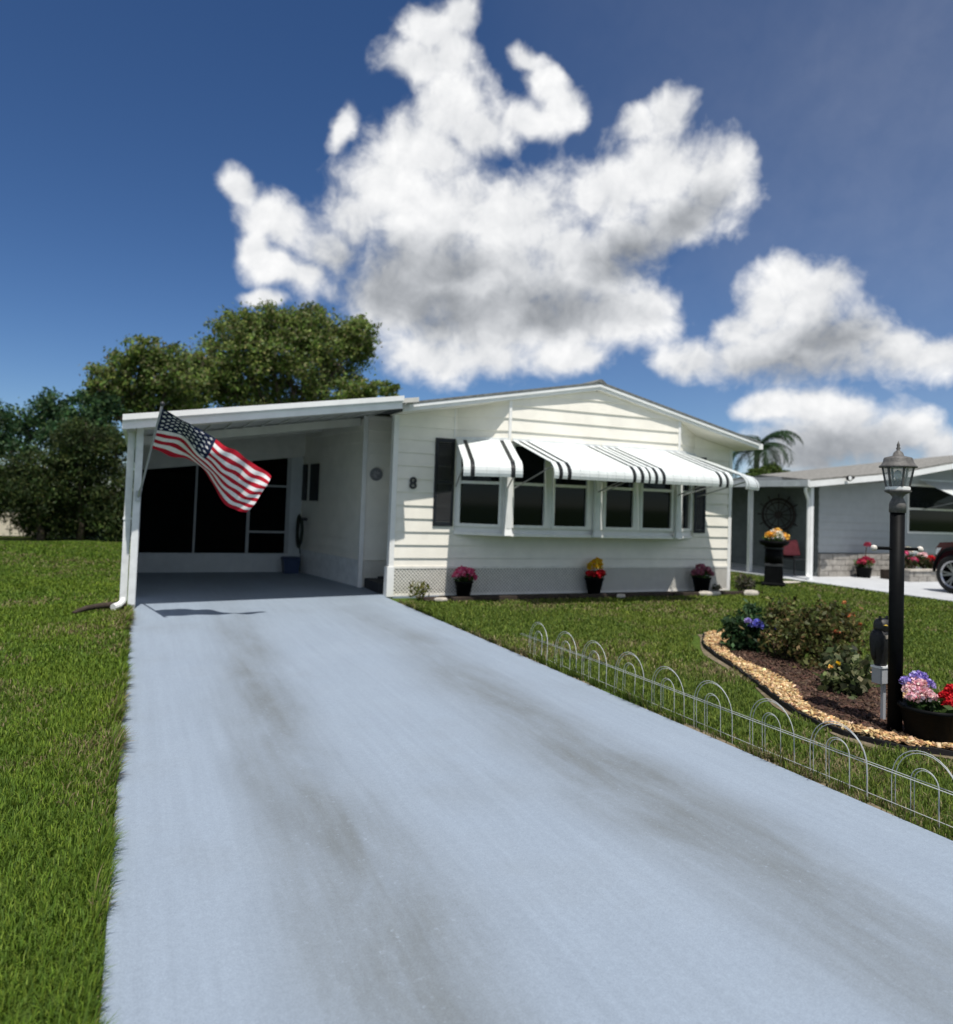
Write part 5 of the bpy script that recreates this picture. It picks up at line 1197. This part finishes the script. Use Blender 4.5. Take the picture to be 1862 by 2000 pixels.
stone((7.98, 11.50, 0), (.10, .06, .06), 'small pale stone before the yellow flower pot', 1); stone((10.05, 11.58, 0), (.26, .10, .07), 'flat pale stone before the mauve flower pot', 2); stone((10.95, 11.45, 0), (.18, .10, .09), 'pale stone off the far corner of the home', 3); stone((4.55, 11.55, 0), (.12, .06, .05), 'small pale stone nearest the driveway corner', 4)
stone((13.75, 13.3, 0), (.5, .12, .03), 'long pale paver beside the black pedestal planter', 5)
def weed(label, c, r, n, size, cols, seed, group=None):
    t = thing('weed', label, 'plant', c, group); foliage(t, (c[0], c[1], c[2] + r * .7), r, cols, n, size, seed, flat=.9, aspect=.3)
    b = MB(); rng = np.random.default_rng(seed)
    for k in range(6): a = rng.uniform(0, 6.28); b.tube([c, (c[0] + math.cos(a) * r * .3, c[1] + math.sin(a) * r * .3, c[2] + r * .6), (c[0] + math.cos(a) * r * .7, c[1] + math.sin(a) * r * .7, c[2] + r * 1.1)], [.006, .004, .002], 4, cap=False)
    b.build('stems', BARK, t)
weed('yellow-green weed at the near corner of the home', (4.28, 11.85, 0), .19, 160, .09, [(.14, .16, .03), (.20, .20, .05), (.09, .12, .03)], 31)
weed('small dark plant at the far corner of the home', (11.28, 11.95, 0), .22, 380, .09, [(.04, .045, .025), (.07, .07, .045), (.10, .09, .07)], 32)
weed('tiny weed tuft before the far timber edging', (10.6, 12.02, 0), .10, 90, .07, [(.04, .06, .02)], 33)
# bent dark strip of edging lying in the left lawn
es = thing('lawn_edging_strip', 'bent dark brown edging strip lying in the lawn by the downspout', 'edging', (-.4, 11.3, 0))
P_ = [(-.06, 11.50, .03), (-.2, 11.50, .045), (-.38, 11.40, .05), (-.55, 11.22, .045), (-.68, 11.02, .02)]
MB().tube(P_, [.035, .04, .04, .036, .022], 8).build('strip', TIMBER, es, True)
tag(MB().lathe([(.012, 0), (.02, .006), (.016, .014), (.004, .02)], (-.34, 2.62, .045), 9).build('litter', WHITE), 'tiny white scrap lying in the near left grass', 'litter')

# ------------------------------------------------------------------ grass
def vnoise(x, y, s, seed):
    r = np.random.default_rng(seed); T = r.random((64, 64)); fx, fy = x * s + 100, y * s + 100; i, j = np.floor(fx).astype(int), np.floor(fy).astype(int); u, v = fx - i, fy - j; u = u * u * (3 - 2 * u); v = v * v * (3 - 2 * v)
    g = lambda a, c: T[a % 64, c % 64]
    return g(i, j) * (1 - u) * (1 - v) + g(i + 1, j) * u * (1 - v) + g(i, j + 1) * (1 - u) * v + g(i + 1, j + 1) * u * v
def in_view(x, y):
    P = np.stack([x, y, np.zeros_like(x)], 1) - np.array([0, 0, EYE]); z = P @ FW
    u = 931 + FPX * (P @ RT) / np.maximum(z, .1); v = 922.74 - FPX * (P @ UP) / np.maximum(z, .1)
    return (z > .4) & (u > -420) & (u < 2300) & (v < 2300)
def grass(name, label, boxes, seed, edge_fn, tone=(1, 1, 1), dryk=1.0, fringe=None):
    rng = np.random.default_rng(seed); X = []; Yy = []; Wd = []; Ln = []
    bands = [(0, 3.6, 15000, .0044, .044), (3.6, 5.5, 10500, .0054, .044), (5.5, 8, 6000, .0072, .042), (8, 12, 3200, .0105, .042), (12, 18, 1500, .017, .040), (18, 30, 600, .028, .042)]
    for (x0, x1, y0, y1) in boxes:
        for (r0, r1, dn, w, l) in bands:
            n = int((x1 - x0) * (y1 - y0) * dn)
            # only draw candidates near the ring, to stay cheap
            if math.hypot(max(x0, 0, -x1), max(y0, 0)) > r1: continue
            for _ in range(0, n, 400000):
                m = min(400000, n - _); x = rng.uniform(x0, x1, m); y = rng.uniform(y0, y1, m); r = np.hypot(x, y)
                k = (r >= r0) & (r < r1) & edge_fn(x, y); x, y = x[k], y[k]; k = in_view(x, y); x, y = x[k], y[k]
                X.append(x); Yy.append(y); Wd.append(np.full(len(x), w)); Ln.append(np.full(len(x), l))
    x = np.concatenate(X); y = np.concatenate(Yy); kp = rng.random(len(x)) < .5 + .62 * vnoise(x, y, 9, 77); x = x[kp]; y = y[kp]; Wd = [np.concatenate(Wd)[kp]]; Ln = [np.concatenate(Ln)[kp]]; w = np.concatenate(Wd) * (.7 + .6 * rng.random(len(x))); l = np.concatenate(Ln) * (.55 + .8 * rng.random(len(x)))
    over = np.zeros(len(x), bool)
    if fringe:                                      # runners and long blades leaning out over the slab edge
        fx, sg, dens = fringe; m = int(11 * dens); fy = rng.uniform(1.2, 11.4, m); tuft = vnoise(fy * 0, fy, 7, 51) * .6 + vnoise(fy * 0, fy, 23, 52) * .4
        k = rng.random(m) < np.clip((tuft - .22) * 2.0, .12, 1); fy = fy[k]; tuft = tuft[k]; m = len(fy)
        x = np.concatenate([x, fx - sg * rng.random(m) ** 1.5 * .05]); y = np.concatenate([y, fy]); rr = np.hypot(fy, fx)
        w = np.concatenate([w, .0042 * np.maximum(1, rr / 3.6) * (.7 + .6 * rng.random(m))]); l = np.concatenate([l, (.035 + .085 * tuft ** 1.5) * (.6 + .9 * rng.random(m))])
        over = np.concatenate([over, np.ones(m, bool)])
    n = len(x)
    pt = .5 * vnoise(x, y, .55, 1) + .3 * vnoise(x, y, 1.6, 2) + .2 * vnoise(x, y, 5, 3)
    dry = .55 * vnoise(x, y, .8, 5) + .45 * vnoise(x, y, 3.3, 6)
    edge = np.exp(-np.minimum(np.abs(x - DL), np.abs(x - DR - .05)) / .16)
    l *= (.75 + .5 * pt)
    dryp = np.clip((dry - .52) * 2.6 + edge * .55, 0, .85)
    g = np.array([(.085, .135, .020), (.115, .170, .026), (.066, .110, .020), (.150, .190, .034)])[rng.integers(0, 4, n)]
    g = g * (1 - .0 * pt[:, None]) + np.array([.055, .050, .004]) * np.clip(pt - .5, 0, 1)[:, None] * 1.6
    br = np.array([(.22, .18, .095), (.28, .24, .13), (.16, .125, .06)])[rng.integers(0, 3, n)]
    isb = rng.random(n) < dryp * .62 * dryk
    C = np.where(isb[:, None], br, g * np.array(tone)) * (1 + rng.normal(size=(n, 1)) * .22); C = np.clip(C, .006, .6)
    a = rng.uniform(0, 2 * math.pi, n)
    if fringe: a = np.where(over, (0 if fringe[1] > 0 else math.pi) + rng.normal(size=n) * .75, a)
    lean = .3 + 1.15 * rng.random(n); lean = np.where(isb, lean + .3, lean)
    d = np.stack([np.cos(a), np.sin(a), np.zeros(n)], 1); s = np.stack([-np.sin(a), np.cos(a), np.zeros(n)], 1)
    B = np.stack([x, y, np.where(over, -.002, -.028)], 1); up = np.array([0, 0, 1.0])
    Mi = B + d * (l * .42 * np.sin(lean * .5))[:, None] + up * (l * .62 * np.cos(lean * .4))[:, None]
    Tp = Mi + d * (l * .55 * np.sin(lean))[:, None] + up * (l * .5 * np.cos(lean))[:, None]
    h = (w / 2)[:, None]
    V = np.stack([B - s * h, B + s * h, Mi + s * h * .85, Mi - s * h * .85, Tp], 1).reshape(-1, 3)
    F = (np.arange(n)[:, None, None] * 5 + np.array([(0, 1, 2), (0, 2, 3), (3, 2, 4)])[None]).reshape(-1, 3)
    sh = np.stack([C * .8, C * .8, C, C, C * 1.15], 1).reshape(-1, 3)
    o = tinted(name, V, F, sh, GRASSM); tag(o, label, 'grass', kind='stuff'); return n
def left_ok(x, y):
    j = .010 * np.sin(y * 9) + .030 * (vnoise(x * 0, y, 4, 9) - .5) * 2 + .022 * (vnoise(x * 0, y, 14, 19) - .5) * 2
    return (x < DL - .012 + np.minimum(j, 0)) & ~((y > 12.1) & (x > -.09)) & (y < 26.2)
def right_ok(x, y):
    ok = (x > DR + .005 + .02 * (vnoise(x * 0, y, 5, 10) - .5) * 2)
    ok &= ~((x > 3.7) & (x < 11.5) & (y > 11.63)) & ~((y > 12.1) & (x < 11.2)) & (x < 14.63) & (y < 22)
    b_ = inside(x, y, BED); near = polydist(x, y, BED) < .016
    bare = (polydist(x, y, BED) < .13) & (vnoise(x, y, 2.5, 21) > .48)
    ok &= ~b_ & ~near & ~bare & ~((np.hypot(x - 13.06, y - 12.97)) < .34) & ~((x > 13.2) & (x < 14.3) & (np.abs(y - 13.3) < .12))
    strip = (x < DR + .12) & (vnoise(x, y, 5, 22) > .60)
    return ok & ~strip
NG = grass('grass', 'green lawn grass left of the driveway', [(-2.2, .02, 1.2, 6), (-9, .02, 6, 14), (-16, .02, 14, 26.3)], 41, left_ok, (1.06, 1.18, .84), .95, (DL - .004, 1, 1100))
NG2 = grass('grass', 'lawn grass between the driveway and the neighbouring drive', [(3.8, 9, 1.2, 6), (3.8, 14.7, 6, 14), (11, 14.7, 14, 20), (9, 14.7, 2, 6)], 42, right_ok, (1.05, 1.05, 1.0), 1.2, (DR + .004, -1, 380))
print('grass blades', NG, NG2)
